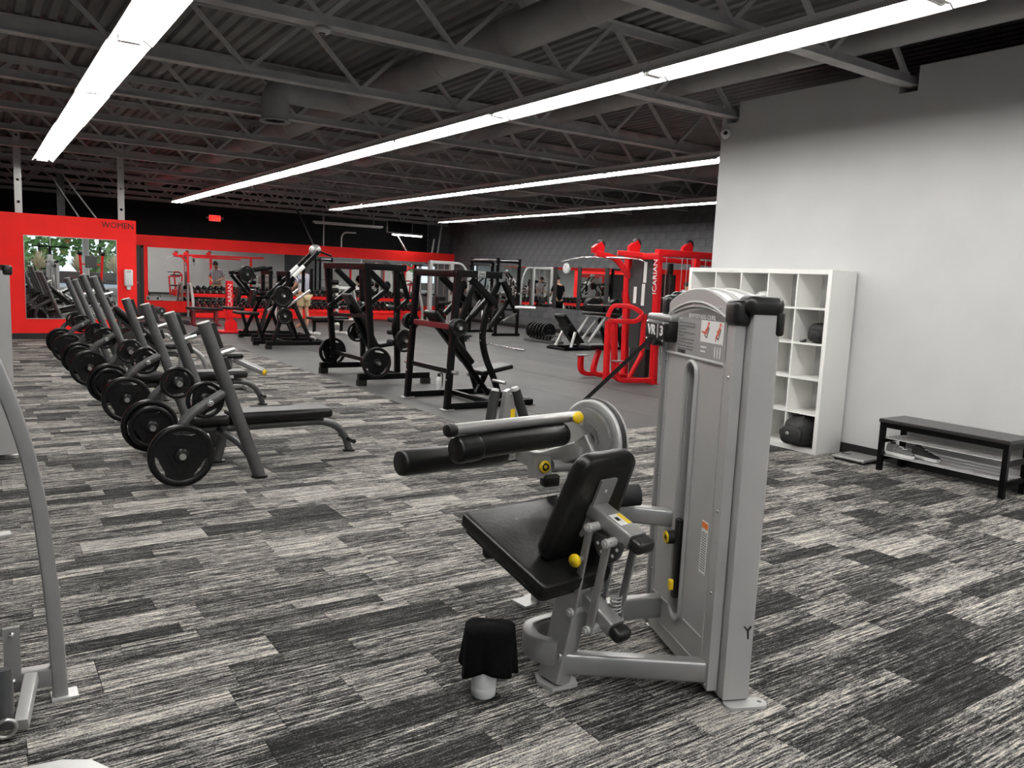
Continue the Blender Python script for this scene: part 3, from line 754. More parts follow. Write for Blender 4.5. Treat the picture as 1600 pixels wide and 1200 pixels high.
# four-bar linkage that carries the back pad
UA = R('upper_arm', [(.11, -.03, .725), (.11, -.30, .638)], .088, .062); MB().rbox(basis((.11, -.325, .631), (1, 0, 0), (0, 1, .31)), (.048, .032, .026), .02).build('end_cap', 'black_plastic', UA)
b = MB(); mt = basis((.11, -.215, .699), (1, 0, 0), (0, 1, .322)); b.box((0, 0, 0), (.062, .07, .0015), mtx=mt); sk = b.build('caution_sticker', 'white', UA)
b = MB(); b.box((.019, 0, .001), (.02, .066, .0012), mtx=mt); b.build('sticker_stripe', 'yellow', sk)
b = MB(); b.box((-.012, .004, .001), (.018, .022, .0012), mtx=mt); b.build('sticker_mark', 'ink', sk)
LA = R('lower_arm', [(.11, .06, .40), (.11, -.225, .272)], .075, .062); MB().rbox(basis((.11, -.25, .262), (1, 0, 0), (0, 1, .45)), (.042, .03, .026), .02).build('end_cap', 'black_plastic', LA)
for uu in (.03, .19):
    for (p, q) in (((-.14, .661), (-.068, .302)), ((-.233, .625), (-.161, .263))):
        o = MB().bar((uu, p[0], p[1]+.012), (uu, q[0], q[1]-.012), .012, .034, up=(0, 1, 0), bev=.004).build('link_bar', 'silver', LC)
        for (vv, zz) in (p, q):
            b = MB(); sgn = -1 if uu < .1 else 1
            b.cyl((uu-sgn*.06, vv, zz), (uu+sgn*.018, vv, zz), .017, n=12); b.cyl((uu+sgn*.018, vv, zz), (uu+sgn*.024, vv, zz), .009, n=8); b.build('pivot_pin', 'silver_light', o)
b = MB(); b.prism([(-.20+.075*math.cos(PI+PI*k/10)-.0, .63+.095*math.sin(PI+PI*k/10)) for k in range(11)], .012, (.064, 0, 0), (0, 1, 0), (0, 0, 1)); AP = b.build('adjuster_plate', 'silver_dark', LC)
for k in range(5):
    a_ = PI*1.15+PI*.7*k/4; MB().cyl((.0625, -.20+.055*math.cos(a_), .63+.072*math.sin(a_)), (.0635, -.20+.055*math.cos(a_), .63+.072*math.sin(a_)), .007, n=8).build('adjuster_hole', 'white', AP)
KN = MB().cyl((.03, -.11, .53), (-.005, -.11, .53), .011, n=10).build('pop_pin', 'steel', LC)
MB().lathe([(.0, 0), (.024, 0), (.027, .008), (.024, .017), (0, .018)], (-.005, -.11, .53), (-1, -.15, 0), 16).build('pin_knob', 'yellow', KN)
for k in range(2):
    b = MB(); b.tube([(.165+.022*math.cos(t*.7), -.17+k*.10+.022*math.sin(t*.7), .30+k*.045+t*.0016) for t in range(0, 45)], .004, 5); b.build('coil_spring', 'silver_light', LC)
# cam wheel with range-of-motion plate
W0 = Vector((.63, .45, .83)); Rw = .195
b = MB(); b.lathe([(.0, -.030), (Rw*.90, -.030), (Rw*.93, -.034), (Rw, -.030), (Rw, .030), (Rw*.93, .034), (0, .03)], W0, (1, 0, 0), 48); b.build('cam_wheel', 'silver_light', LC)
b = MB(); b.lathe([(Rw+.001, -.012), (Rw+.006, -.012), (Rw+.006, .012), (Rw+.001, .012)], W0, (1, 0, 0), 48); b.build('cam_belt', 'base_black', LC)
b = MB(); pol = [(.155*math.cos(t), .155*math.sin(t)) for t in [PI*(.42+.75*k/12) for k in range(13)]]+[(.06*math.cos(t), .06*math.sin(t)) for t in [PI*(1.17-.75*k/8) for k in range(9)]]
b.prism([(W0.y+x, W0.z+z) for x, z in pol], -.02, (W0.x-.036, 0, 0), (0, 1, 0), (0, 0, 1)); RP = b.build('range_plate', 'silver', LC)
for k in range(8):
    t = PI*(.52+.6*k/7); MB().cyl((W0.x-.0565, W0.y+.085*math.cos(t), W0.z+.085*math.sin(t)), (W0.x-.0585, W0.y+.085*math.cos(t), W0.z+.085*math.sin(t)), .008, n=8).build('plate_hole', 'steel', RP)
R('cam_bracket', [(.60, .30, .60), (.585, .40, .74), (.575, .47, .84)], .05, .09, .05, up=(0, 1, 0))
# tibia tube with yellow pop pin
TT = MB().cyl((-.16, .50, .938), (.57, .50, .942), .026, n=18).build('thigh_pad_tube', 'silver', LC)
MB().lathe([(0, 0), (.024, 0), (.030, .012), (.030, .035), (.026, .045)], (-.197, .50, .938), (1, 0, 0), 16).build('tube_end_cap', 'black_plastic', TT)
b = MB(); b.cyl((.505, .485, .945), (.50, .44, .95), .013, n=10); b.build('pop_pin', 'steel', TT)
MB().lathe([(0, 0), (.026, .0), (.029, .009), (.024, .02), (0, .021)], (.50, .44, .95), (-.15, -1, .1), 16).build('pin_knob', 'yellow', TT)
def roller(name, p, q, r, mt='vinyl'):
    p, q = Vector(p), Vector(q); L_ = (q-p).length
    return MB().lathe([(0, 0), (r*.80, 0), (r*.95, .006), (r, .02), (r*1.0, L_*.3), (r*.985, L_*.5), (r, L_*.7), (r, L_-.02), (r*.95, L_-.006), (r*.8, L_), (0, L_)], p, q-p, 24).build(name, mt, LC)
roller('thigh_pad', (-.15, .49, .857), (.47, .49, .866), .054); roller('thigh_pad_sleeve', (-.158, .49, .852), (-.03, .49, .856), .059)
roller('ankle_roller', (-.235, .80, .742), (.36, .80, .728), .060); b = MB(); b.cyl((.36, .80, .728), (.43, .80, .727), .022, n=14); b.cyl((.41, .80, .727), (.425, .80, .727), .034, n=14); b.build('roller_axle', 'steel', LC)
R('lever_arm', [(.46, .86, .735), (.47, .66, .70), (.545, .46, .79)], .05, .085, .05)
b = MB(); b.prism([(-.05, -.045), (.05, -.055), (.06, .05), (-.04, .07)], .05, (.40, .60, .69), (1, -.15, 0), (0, .25, 1)); AB = b.build('arm_block', 'silver', LC)
b = MB(); b.lathe([(0, 0), (.028, 0), (.030, .006), (.026, .010), (.012, .010), (.012, .012), (0, .012)], (.405, .545, .705), (-.15, -1, .1), 20); b.build('pivot_disc', 'yellow', AB)
b = MB(); b.lathe([(.010, .0125), (.018, .0125), (.018, .014), (.010, .014)], (.405, .545, .705), (-.15, -1, .1), 16); b.build('disc_ring', 'black_plastic', AB)
MB().rbox(basis((.445, .545, .635), (1, -.15, 0), (0, 0, 1)), (.045, .03, .028), .015).build('arm_bumper', 'black_plastic', LC)
MB().cyl((.46, .55, .70), (.60, .50, .70), .03, n=14).build('pivot_tube', 'silver', LC)
b = MB(); b.cyl((.29, .07, .685), (.435, -.02, .702), .046, n=20); b.build('hand_grip', 'foam', LC)
MB().tube([(.20, .10, .63), (.27, .085, .675), (.30, .065, .686)], .016, 8).build('grip_rod', 'steel', LC)
# belt from the cam to the tower
MB().rect([(.63, .535, 1.003), tp(-.03, .655, 1.365)], .018, .008, 0, (.9, .4, 0)).build('drive_belt', 'ink', LC)
b = MB(); b.cyl(tp(-.045, .66, 1.345), tp(.02, .66, 1.345), .035, n=16); b.build('belt_pulley', 'base_black', LC)

b = MB(); b.bar(tp(.128, -.0535, .262), tp(.124, -.0535, .30), .006, .002, up=-TB); b.bar(tp(.124, -.0535, .295), tp(.108, -.0535, .312), .005, .002, up=-TB); b.bar(tp(.124, -.0535, .295), tp(.136, -.0535, .312), .008, .002, up=-TB); o = b.build('paint_scratch', 'ink', LC); o['kind'] = 'stuff'
# ------------------------------------------------------------------ white cubby shelf and what is in it
SX0, SX1, SY0, SY1, SH = 6.77, 7.17, 4.62, 6.455, 1.80
SH_T = thing('cubby_shelf', 'white five by five cubby shelf standing against the grey wall', 'shelf', (SX0, SY0, 0))
D_, W_ = SX1-SX0, SY1-SY0; t0 = .045; cw = (W_-2*t0-4*.017)/5; ch = (SH-2*t0-4*.017)/5
for y in (t0/2, W_-t0/2): MB().box((D_/2, y, SH/2), (D_, t0, SH), bev=.003).build('side_panel', 'shelf_white', SH_T)
for z in (t0/2, SH-t0/2): MB().box((D_/2, W_/2, z), (D_-.002, W_-2*t0, t0)).build('top_panel' if z > 1 else 'bottom_panel', 'shelf_white', SH_T)
zs = [t0+k*(ch+.017) for k in range(5)]; ys = [t0+k*(cw+.017) for k in range(5)]
for k in range(1, 5): MB().box((D_/2+.004, W_/2, zs[k]-.0085), (D_-.012, W_-2*t0, .017)).build('shelf_board', 'shelf_white', SH_T)
dm = MB().box((0, 0, 0), (D_-.014, .017, ch)).mesh('divider'); dm.materials.append(M['shelf_white'])
for r_ in range(5):
    for k in range(1, 5):
        o = bpy.data.objects.new('divider', dm); COL.objects.link(o); o.parent = SH_T; o.location = (D_/2+.005, ys[k]-.0085, zs[r_]+ch/2)
def blob(mb, c, s, seed, n=14, m_=10, amp=.12, flat=True, ex=.6):
    rn = random.Random(seed); ph = [rn.uniform(0, 6.28) for _ in range(6)]; P = []
    def sg(v): return math.copysign(abs(v)**ex, v)
    for i in range(m_+1):
        la = -PI/2+PI*i/m_
        for k in range(n):
            lo = 2*PI*k/n; w = 1+amp*(math.sin(3*lo+ph[0])*.5+math.sin(2*la*2+ph[1]+lo)*.5+.6*math.sin(5*lo+3*la+ph[2]))
            x = sg(math.cos(la))*sg(math.cos(lo))*w; y = sg(math.cos(la))*sg(math.sin(lo))*w; z = sg(math.sin(la))*(w if not flat or la > -.6 else 1)
            P.append((c[0]+x*s[0], c[1]+y*s[1], c[2]+z*s[2]))
    fs = [(i*n+k, i*n+(k+1) % n, (i+1)*n+(k+1) % n, (i+1)*n+k) for i in range(m_) for k in range(n)]
    return mb.add(P, fs, True)
bg_ = thing('duffel_bag', 'black duffel bag bulging out of the bottom shelf cubby', 'bag', (6.80, 4.842, t0+.001), 0)
blob(MB(), (.10, 0, .155), (.235, .150, .148), 5, 26, 16, .05).build('bag_body', 'bag', bg_)
blob(MB(), (-.125, 0, .12), (.04, .12, .09), 8, 16, 10, .04).build('end_pocket', 'bag', bg_)
o = MB().lathe([(0, 0), (.019, 0), (.02, .002), (0, .003)], (-.169, .02, .14), (-1, 0, 0), 16).build('bag_badge', 'silver_light', bg_)
b = MB()
for s_ in (-1, 1): b.bar((-.1735, .02+s_*.005, .131), (-.1735, .02+s_*.005, .149), .003, .001, up=(1, 0, 0))
b.bar((-.1735, .014, .14), (-.1735, .026, .14), .003, .001, up=(1, 0, 0)); b.build('badge_mark', 'ink', o)
MB().tube([(-.06, -.08, .285), (.0, -.04, .315), (.1, 0, .312), (.2, .03, .30)], .010, 6, .03).build('bag_handle', 'base_black', bg_)
MB().tube([(-.135, -.10, .03), (-.155, -.11, .09), (-.145, -.08, .19), (-.08, -.05, .27)], .007, 5, .04).build('side_strap', 'base_black', bg_)
bp_ = thing('backpack', 'small black backpack resting in the shelf cubby', 'bag', (6.86, 4.80, zs[3]+.0))
blob(MB(), (.08, -.02, .10), (.13, .105, .098), 4, 22, 14, .06).build('bag_body', 'bag', bp_)
MB().tube([(-.03, .08, .03), (-.05, .13, .012), (-.02, .16, .010), (.05, .15, .010)], .009, 5, .03).build('shoulder_strap', 'base_black', bp_)
blob(MB(), (-.03, -.02, .08), (.028, .06, .05), 9, 14, 8, .04).build('front_pocket', 'bag', bp_)
cp = thing('cap', 'pale cap with black brim lying in the top shelf cubby', 'cap', (6.93, SY0+ys[2]+cw/2-.01, zs[4]+.001))
MB().lathe([(.11, .004), (.115, .05), (.10, .10), (.06, .135), (0, .145)], (.05, .02, 0), (0, 0, 1), 18).build('crown', 'white', cp)
MB().prism([(-.13, -.14), (.0, -.16), (.03, -.08), (-.02, .0), (-.10, -.05)], .09, (.03, .02, .004)).build('brim', 'base_black', cp)
# ------------------------------------------------------------------ shoe bench
BN = thing('shoe_bench', 'black wooden shoe bench with two slatted metal racks', 'bench', (6.775, 2.90, 0))
BL, BD, BH = 1.09, .39, .475
b = MB(); b.box((BD/2, BL/2, BH-.016), (BD+.02, BL+.02, .032), bev=.004); b.build('bench_top', 'bench_top', BN)
for x in (.02, BD-.02):
    for y in (.02, BL-.02): MB().box((x, y, (BH-.032)/2), (.042, .042, BH-.033)).build('leg', 'black_steel', BN)
for z in (.135, .295):
    for y in (.02, BL-.02): MB().box((BD/2, y, z-.02), (BD-.08, .025, .04)).build('rack_rail', 'black_steel', BN)
    for k in range(7): MB().cyl((.048+k*.049, .03, z+.003), (.048+k*.049, BL-.03, z+.003), .0033, n=6).build('rack_rod', 'white', BN)
for y in (.02, BL-.02): MB().box((BD/2, y, BH-.06), (BD-.08, .022, .05)).build('apron', 'black_steel', BN)
for x in (.02, BD-.02): MB().box((x, BL/2, BH-.055), (.022, BL-.08, .045)).build('apron', 'black_steel', BN)
def shoe(loc, rz, mt, label):
    t = thing('shoe', label, 'shoe', loc, rz, None)
    so = [(-.13, -.03), (-.135, .03), (-.05, .038), (.05, .045), (.12, .035), (.145, 0), (.12, -.04), (.05, -.045), (-.05, -.035)]
    MB().prism(so[::-1], .028, (0, 0, 0), (1, 0, 0), (0, 1, 0), True).build('sole', 'white', t)
    b = MB(); P = []; secs = ((-.128, .030, .10), (-.10, .034, .108), (-.05, .036, .100), (0, .038, .085), (.05, .040, .062), (.10, .035, .05), (.138, .015, .038))
    for (x, w, h) in secs:
        for k in range(9):
            a_ = PI*k/8; P.append((x, w*math.cos(a_), .028+(h-.028)*max(.0, math.sin(a_))**.6))
    b.add(P, [(i*9+k, i*9+k+1, (i+1)*9+k+1, (i+1)*9+k) for i in range(len(secs)-1) for k in range(8)]+[tuple(range(9))], True); b.build('upper', mt, t)
    MB().lathe([(.014, 0), (.024, .0), (.026, .012), (.015, .012)], (-.085, 0, .100), (.1, 0, 1), 12).build('collar', 'base_black', t)
    MB().tube([(.0, -.02, .088), (.02, .02, .082), (.03, -.02, .075), (.05, .02, .068)], .004, 5).build('laces', 'white', t)
shoe((6.89, 3.84, .146), -1.7, 'shoe', 'grey running shoe next to the leg on the lower bench rack')
shoe((6.99, 3.66, .146), -1.75, 'shoe_dark', 'dark running shoe beside the grey one on the bench rack')
MB_ = thing('foam_roller', 'pale foam roller lying behind the lower bench rack', 'roller', (7.145, 2.95, .0)) if False else None
sl = thing('bathroom_scale', 'flat grey bathroom scale on the carpet beside the shelf', 'scale', (6.96, 4.30, 0), .05)
b = MB(); b.rbox(Matrix.Translation((0, 0, .034)), (.165, .165, .014), .012); b.build('platform', 'silver', sl)
for (x, y) in ((-.13, -.13), (.13, -.13), (-.13, .13), (.13, .13)): MB().cyl((x, y, 0), (x, y, .024), .02, .024, 12).build('foot', 'base_black', sl)
MB().box((-.02, .10, .0485), (.05, .09, .002)).build('display', 'glass_dark', sl)
# ------------------------------------------------------------------ bottle under a towel
wb_ = thing('water_bottle', 'white plastic bottle standing on the carpet under a towel', 'bottle', (1.555, 2.385, 0))
b = MB(); b.lathe([(0, 0), (.040, 0), (.046, .006), (.047, .04), (.0465, .042), (.0475, .046), (.0475, .22), (.042, .25), (.026, .262), (.026, .272), (0, .272)], n=28); b.build('bottle_body', 'white_plastic', wb_)
tw_ = MB(); n = 64; P = []; rn = random.Random(2)
for j in range(15):
    t = j/14
    for k in range(n):
        a_ = 2*PI*k/n
        if t < .35: r_ = .005+.075*(t/.35)**.8; z = .286-.016*(t/.35)**3
        else:
            q = (t-.35)/.65; r_ = .080+.006*q+.011*q*math.sin(5*a_+.7)+.006*q*math.sin(9*a_+2.1); z = .270-.172*q*(1+.05*math.sin(2*a_+.6)+.04*math.sin(4*a_))
        sq = 1/max(abs(math.cos(a_))**3.2+abs(math.sin(a_))**3.2, .05)**(1/3.2)
        P.append((r_*math.cos(a_)*1.12*sq, r_*math.sin(a_)*.72*sq, z+.0+.006*math.sin(3*a_)*min(1, t*2)))
tw_.add(P, [(j*n+k, j*n+(k+1) % n, (j+1)*n+(k+1) % n, (j+1)*n+k) for j in range(14) for k in range(n)], True)
tt = tw_.build('towel', 'cloth_black'); tt.location = (1.57, 2.38, 0); tt.rotation_euler = (0, 0, -.62)
md = tt.modifiers.new('thickness', 'SOLIDIFY'); md.thickness = .006; md.offset = -1
tag(tt, 'black towel draped over the white bottle on the carpet', 'towel')

# ------------------------------------------------------------------ machines at the left edge
def side_tower(loc, rz, label, group=None, h=1.5):
    t = thing('weight_tower', label, 'gym machine', loc, rz)
    def box(nm, x0, x1, y0, y1, z0, z1, mt, r=.02):
        return MB().rbox(Matrix.Translation(((x0+x1)/2, (y0+y1)/2, (z0+z1)/2)), ((x1-x0)/2, (y1-y0)/2, (z1-z0)/2), r).build(nm, mt, t)
    b = MB()
    for (x0, x1, z0, z1) in ((-.60, -.33, .04, h-.05), (-.28, -.01, .04, h-.05), (-.33, -.28, .04, .25), (-.33, -.28, 1.2, h-.05)): b.box(((x0+x1)/2, .025, (z0+z1)/2), (x1-x0, .05, z1-z0))
    b.build('front_cover', 'cover', t); box('rear_cover', -.62, .0, .06, .19, .02, h-.04, 'cover', .04)
    b = MB(); b.prism([(-.62+.62*k/12, h-.05+.075*math.sin(PI*k/12)) for k in range(13)][::-1], .19, (0, .19, 0), (1, 0, 0), (0, 0, 1), True); b.build('top_cover', 'cover', t)
    box('corner_cap', -.06, .012, -.008, .20, h-.065, h+.015, 'black_plastic', .02); box('corner_cap', -.635, -.56, -.008, .20, h-.065, h+.015, 'black_plastic', .02)
    box('weight_stack', -.42, -.18, .051, .062, .1, 1.25, 'iron', .004)
    MB().box((.0, .125, .006), (.16, .07, .012), bev=.005).build('foot_plate', 'silver_light', t); MB().box((-.62, .125, .006), (.16, .07, .012), bev=.005).build('foot_plate', 'silver_light', t)
    return t
side_tower((.245, 7.25, 0), .10, 'silver weight tower standing beyond the curved frame at the left edge')
side_tower((.055, 5.10, 0), .05, 'silver weight tower beside the curved grey frame at the left edge')
GF = thing('cable_machine', 'grey gym machine with a tall curved flat frame at the left edge', 'gym machine', (.21, 3.14, 0))
MB().rect([(0, 0, .004), (-.012, 0, .31), (-.03, 0, .53), (-.048, 0, .74), (-.085, 0, .95), (-.125, 0, 1.10), (-.18, 0, 1.27), (-.32, 0, 1.55), (-.55, 0, 1.85)], .048, .06, .2, (0, 1, 0), .006).build('curved_frame', 'silver', GF)
MB().box((.012, -.01, .004), (.085, .075, .008)).build('foot_plate', 'silver_light', GF)
MB().rect([(-.02, .0, .085), (-.55, .05, .085)], .05, .07, 0, (0, 0, 1), .006).build('base_rail', 'silver', GF)
pb = MB().box((-.145, -.05, .20), (.05, .012, .22)).build('bolted_plate', 'silver', GF)
for z in (.115, .285): MB().lathe([(.011, 0), (.009, .006), (0, .008)], (-.145, -.056, z), (0, -1, 0), 8).build('bolt', 'chrome', pb)
MB().rect([(-.09, -.05, .115), (-.13, -.22, .035)], .04, .05, 0, (0, 0, 1), .004).build('diagonal_brace', 'silver_light', GF)
b = MB(); b.cyl((-.175, -.20, .03), (-.175, -.17, .22), .028, n=14); b.build('shock_tube', 'silver_dark', GF)
b = MB(); b.tube([(-.175+.03*math.cos(2*PI*k/14), -.24, .045+.03*math.sin(2*PI*k/14)) for k in range(15)], .007, 6); b.build('pull_ring', 'steel', GF)
MB().rect([(-.55, .05, .02), (-.55, .05, 1.85)], .06, .06, 0, (0, 1, 0), .006).build('rear_post', 'silver', GF)
b = MB(); mt = Matrix.Translation((-.10, -.86, .16)); b.rbox(mt, (.16, .20, .02), .018); b.prism([(-.20, -.2), (0, -.2), (.1, -.1), (.1, .1), (0, .2), (-.2, .2)], .02, (-.1, -.86, .15)); 
fp = MB(); fp.prism([(-.45+.0, -1.10), (.05, -1.10), (.075, -.95), (.06, -.82), (.02, -.75), (-.05, -.71), (-.14, -.70), (-.45, -.72)], .03, (0, 0, .13), (1, 0, 0), (0, 1, 0), True); fp.build('foot_board', 'silver_light', GF)
MB().rect([(-.30, -.80, .13), (-.30, -.5, .06), (-.30, .03, .06)], .06, .06, .05, (0, 0, 1), .005).build('board_rail', 'silver', GF)
for (x, y) in ((-.30, -.80), (-.30, -1.02)): MB().box((x, y, .065), (.06, .06, .13)).build('board_leg', 'silver', GF)
# ------------------------------------------------------------------ weight plates
def plate_mesh(R_, t):
    P = []
    for q in range(3):
        a0 = PI/2+q*2*PI/3
        for k in range(-6, 7):
            a_ = a0+math.radians(60)*k/6; d = abs(k)/6*60
            r_ = .83*R_ if d > 24 else (.665*R_/math.cos(math.radians(d*.8)))
            P.append((r_*math.cos(a_), r_*math.sin(a_)))
    b = MB(); b.holed(P, (0, 0), .0238, t*.62, (0, -t*.31, 0), (-1, 0, 0), (0, 0, 1))
    b.lathe([(R_*.79, -t*.36), (R_*.84, -t*.5), (R_*.93, -t*.5), (R_*.975, -t*.42), (R_, -t*.25), (R_, t*.25), (R_*.975, t*.42), (R_*.93, t*.5), (R_*.84, t*.5), (R_*.79, t*.36), (R_*.79, -t*.36)], (0, 0, 0), (0, 1, 0), 30)
    return b
PLATES = {}
def weight_plate(loc, R_, label, group, rz=0, spin=0, t=None):
    key = (R_, t)
    if key not in PLATES:
        tt_ = t or (.028+R_*.09)
        a_ = plate_mesh(R_, tt_).mesh('plate_disc'); a_.materials.append(M['iron'])
        b = MB()
        for s_ in (-1, 1):
            b.lathe([(.0238, s_*tt_*.30), (.055, s_*tt_*.30), (.052, s_*tt_*.48), (.0238, s_*tt_*.50)], (0, 0, 0), (0, 1, 0), 18)
        b.lathe([(.0238, -tt_*.5), (.0238, tt_*.5)], (0, 0, 0), (0, 1, 0), 18)
        h = b.mesh('hub'); h.materials.append(M['iron'])
        c = MB()
        for s_ in (-1, 1):
            for q in range(3):
                a0 = PI/2+q*2*PI/3; a1 = a0+2*PI/3
                p = Vector((.56*R_*math.cos(a0+PI/3), 0, .56*R_*math.sin(a0+PI/3))); p2 = Vector((.56*R_*math.cos(a1+PI/3), 0, .56*R_*math.sin(a1+PI/3))); off = Vector((0, s_*tt_*.325, 0))
                c.bar(p*1.25+off, p2*1.25+off, .006, .005, up=(0, 1, 0))
        r_ = c.mesh('triangle_rib'); r_.materials.append(M['iron'])
        PLATES[key] = (a_, h, r_)
    t_ = thing('weight_plate', label, 'weight plate', loc, rz, group); t_.rotation_euler = (0, spin, rz)
    for nm, me in zip(('plate_disc', 'hub', 'triangle_rib'), PLATES[key]):
        o = bpy.data.objects.new(nm, me); COL.objects.link(o); o.parent = t_
    return t_
# ------------------------------------------------------------------ olympic benches
def olympic_bench(yc, h, lean, label, tilt=0.0, kind='flat', x0=1.755):
    t = thing('weight_bench', label, 'weight bench', (x0, yc, 0))
    G_ = 'silver_dark'; up = Vector((-lean, 0, h)); d = up.normalized(); nx = Vector((d.z, 0, -d.x))
    for s_ in (-1, 1):
        u_ = MB(); u_.cyl((0, s_*.6, .01), up+Vector((0, s_*.6, 0)), .047, n=18); o = u_.build('upright', G_, t)
        MB().cyl((.0, s_*.6, 0), (0, s_*.6, .018), .062, n=18).build('foot_disc', 'black_plastic', o)
        MB().cyl(up+Vector((0, s_*.6, 0)), up+d*.006+Vector((0, s_*.6, 0)), .044, n=18).build('top_cap', 'silver_light', o)
        for (k0, k1) in ((h-.20, h-.02), (h-.36, h-.27)):
            p0, p1 = d*(k0/d.z), d*(k1/d.z); MB().rect([p0+nx*.052+Vector((0, s_*.6, 0)), p1+nx*.052+Vector((0, s_*.6, 0))], .05, .022, 0, (0, 1, 0), .006).build('bumper', 'black_plastic', o)
        p0 = d*((h-.235)/d.z)+nx*.04+Vector((0, s_*.6, 0)); MB().cyl(p0, p0+Vector((.10, 0, .03)), .017, n=10).build('bar_rest', 'steel', o)
        p0 = d*((h-.41)/d.z)+nx*.04+Vector((0, s_*.6, 0)); MB().cyl(p0, p0+Vector((.03, 0, .0)), .015, n=10).build('bar_rest', 'steel', o)
        k = -lean*.66/h
        MB().tube([(k-.02, s_*.6, .665), (-.36, s_*.6, .60), (-.52, s_*.6, .50), (-.585, s_*.6, .36), (-.60, s_*.6, .01)], .036, 12, .12).build('storage_arm', G_, t)
        MB().cyl((-.60, s_*.6, 0), (-.60, s_*.6, .012), .055, n=14).build('foot_disc', 'silver_light', t)
        MB().cyl((-.365, s_*.6-.05, .595), (-.365, s_*.6+.20 if s_ < 0 else .38, .595), .024, n=12).build('upper_peg', 'steel', t)
        MB().cyl((-.575, s_*.6-(.14 if s_ < 0 else .22), .236), (-.575, s_*.6+.03, .236), .024, n=12).build('lower_peg', 'steel', t)
        MB().lathe([(.018, 0), (.016, .008), (.009, .009), (0, .006)], (-.365, s_*.6-.05, .595), (0, -1, 0), 12).build('peg_bolt', 'chrome', t)
        MB().tube([(-.02, s_*.58, .10), (-.07, s_*.35, .22), (-.16, .0, .27)], .030, 10, .15).build('cross_tube', G_, t)
    if kind == 'flat':
        MB().tube([(-.42, 0, .275), (.72, 0, .285), (.86, 0, .235), (.94, 0, .12), (.97, 0, .008)], .033, 12, .12).build('bench_rail', G_, t)
        MB().cyl((.97, 0, 0), (.97, 0, .016), .055, n=16).build('foot_disc', 'black_plastic', t)
        MB().tube([(-.10, .02, .27), (-.16, .02, .01)], .038, 12).build('rear_post', G_, t); MB().cyl((-.16, .02, 0), (-.16, .02, .014), .065, n=16).build('foot_disc', 'black_plastic', t)
        MB().cyl((.95, -.16, .115), (.95, .16, .115), .02, n=10).build('foot_grip', 'black_plastic', t)
        b = MB(); b.rbox(Matrix.Translation((.345, 0, .375)), (.425, .14, .042), .03); b.build('bench_pad', 'vinyl', t)
        b = MB(); b.rbox(Matrix.Translation((-.24, 0, .365)), (.15, .14, .04), .03); b.build('head_pad', 'vinyl', t)
        MB().box((.1, 0, .324), (.7, .05, .022)).build('pad_bracket', 'black_steel', t)
    else:
        # incline or decline bench: angled pad, seat, front post with rollers
        e = .62 if kind == 'incline' else .30; s0, s1 = ((-.20, .98), (.42, .42)) if kind == 'incline' else ((-.30, .34), (.78, .62))
        mt = basis(((s0[0]+s1[0])/2, 0, (s0[1]+s1[1])/2), (s1[0]-s0[0], 0, s1[1]-s0[1]), (0, 1, 0)); L_ = math.hypot(s1[0]-s0[0], s1[1]-s0[1])/2
        b = MB(); b.rbox(mt, (L_, .14, .04), .03); b.build('bench_pad', 'vinyl', t)
        MB().tube([(s0[0], 0, s0[1]-.09), (s1[0], 0, s1[1]-.09), (s1[0]+.25, 0, s1[1]-.10), (s1[0]+.42, 0, .01)], .034, 12, .1).build('bench_rail', G_, t)
        if kind == 'incline':
            b = MB(); b.rbox(Matrix.Translation((.60, 0, .44)), (.16, .17, .035), .03); b.build('seat_pad', 'vinyl', t)
            MB().tube([(-.12, 0, .82), (-.22, 0, .01)], .036, 12).build('rear_post', G_, t)
        else:
            for (x, z) in ((.86, .80), (1.08, .56)):
                MB().cyl((x, -.20, z), (x, .20, z), .06, n=16).build('leg_roller', 'foam', t)
                MB().cyl((x, -.215, z), (x, .215, z), .018, n=10).build('roller_axle', 'steel', t)
            MB().tube([(.78, 0, .52), (.86, 0, .80)], .03, 10).build('roller_post', 'silver', t); MB().tube([(.84, 0, .52), (1.08, 0, .56)], .028, 10).build('roller_post', 'silver', t)
            MB().tube([(-.10, 0, .32), (-.16, 0, .01)], .036, 12).build('rear_post', G_, t)
    # plates on the pegs
    w = {0: 'first', 1: 'second'}
    weight_plate((x0-.575, yc-.69, .2365), .226, 'large black grip plate on the near lower peg of '+label.split(' with')[0], 'large plates on the bench pegs', 0, .1)
    weight_plate((x0-.365, yc-.49, .595), .138, 'small black grip plate on the near upper peg of '+label.split(' with')[0], 'small plates on the bench pegs', 0, .6)
    weight_plate((x0-.575, yc+.53, .2365), .222, 'large black plate behind a smaller one on '+label.split(' with')[0], 'large plates on the bench pegs', 0, .4)
    weight_plate((x0-.575, yc+.455, .236), .178, 'medium black plate in front of a larger one on '+label.split(' with')[0], 'medium plates on the bench pegs', 0, 0)
    weight_plate((x0-.365, yc+.48, .595), .136, 'small black grip plate on the far upper peg of '+label.split(' with')[0], 'small plates on the bench pegs', 0, 1.0)
    return t
olympic_bench(6.54, 1.17, .40, 'flat weight bench with grey leaning uprights and a full length pad')
olympic_bench(9.22, 1.17, .38, 'second flat weight bench with grey uprights behind the first', x0=1.79)
olympic_bench(11.90, 1.38, .50, 'tall grey incline bench with angled black pad', kind='incline')
olympic_bench(14.57, 1.28, .46, 'grey decline bench with black leg rollers by the red wall', kind='decline')
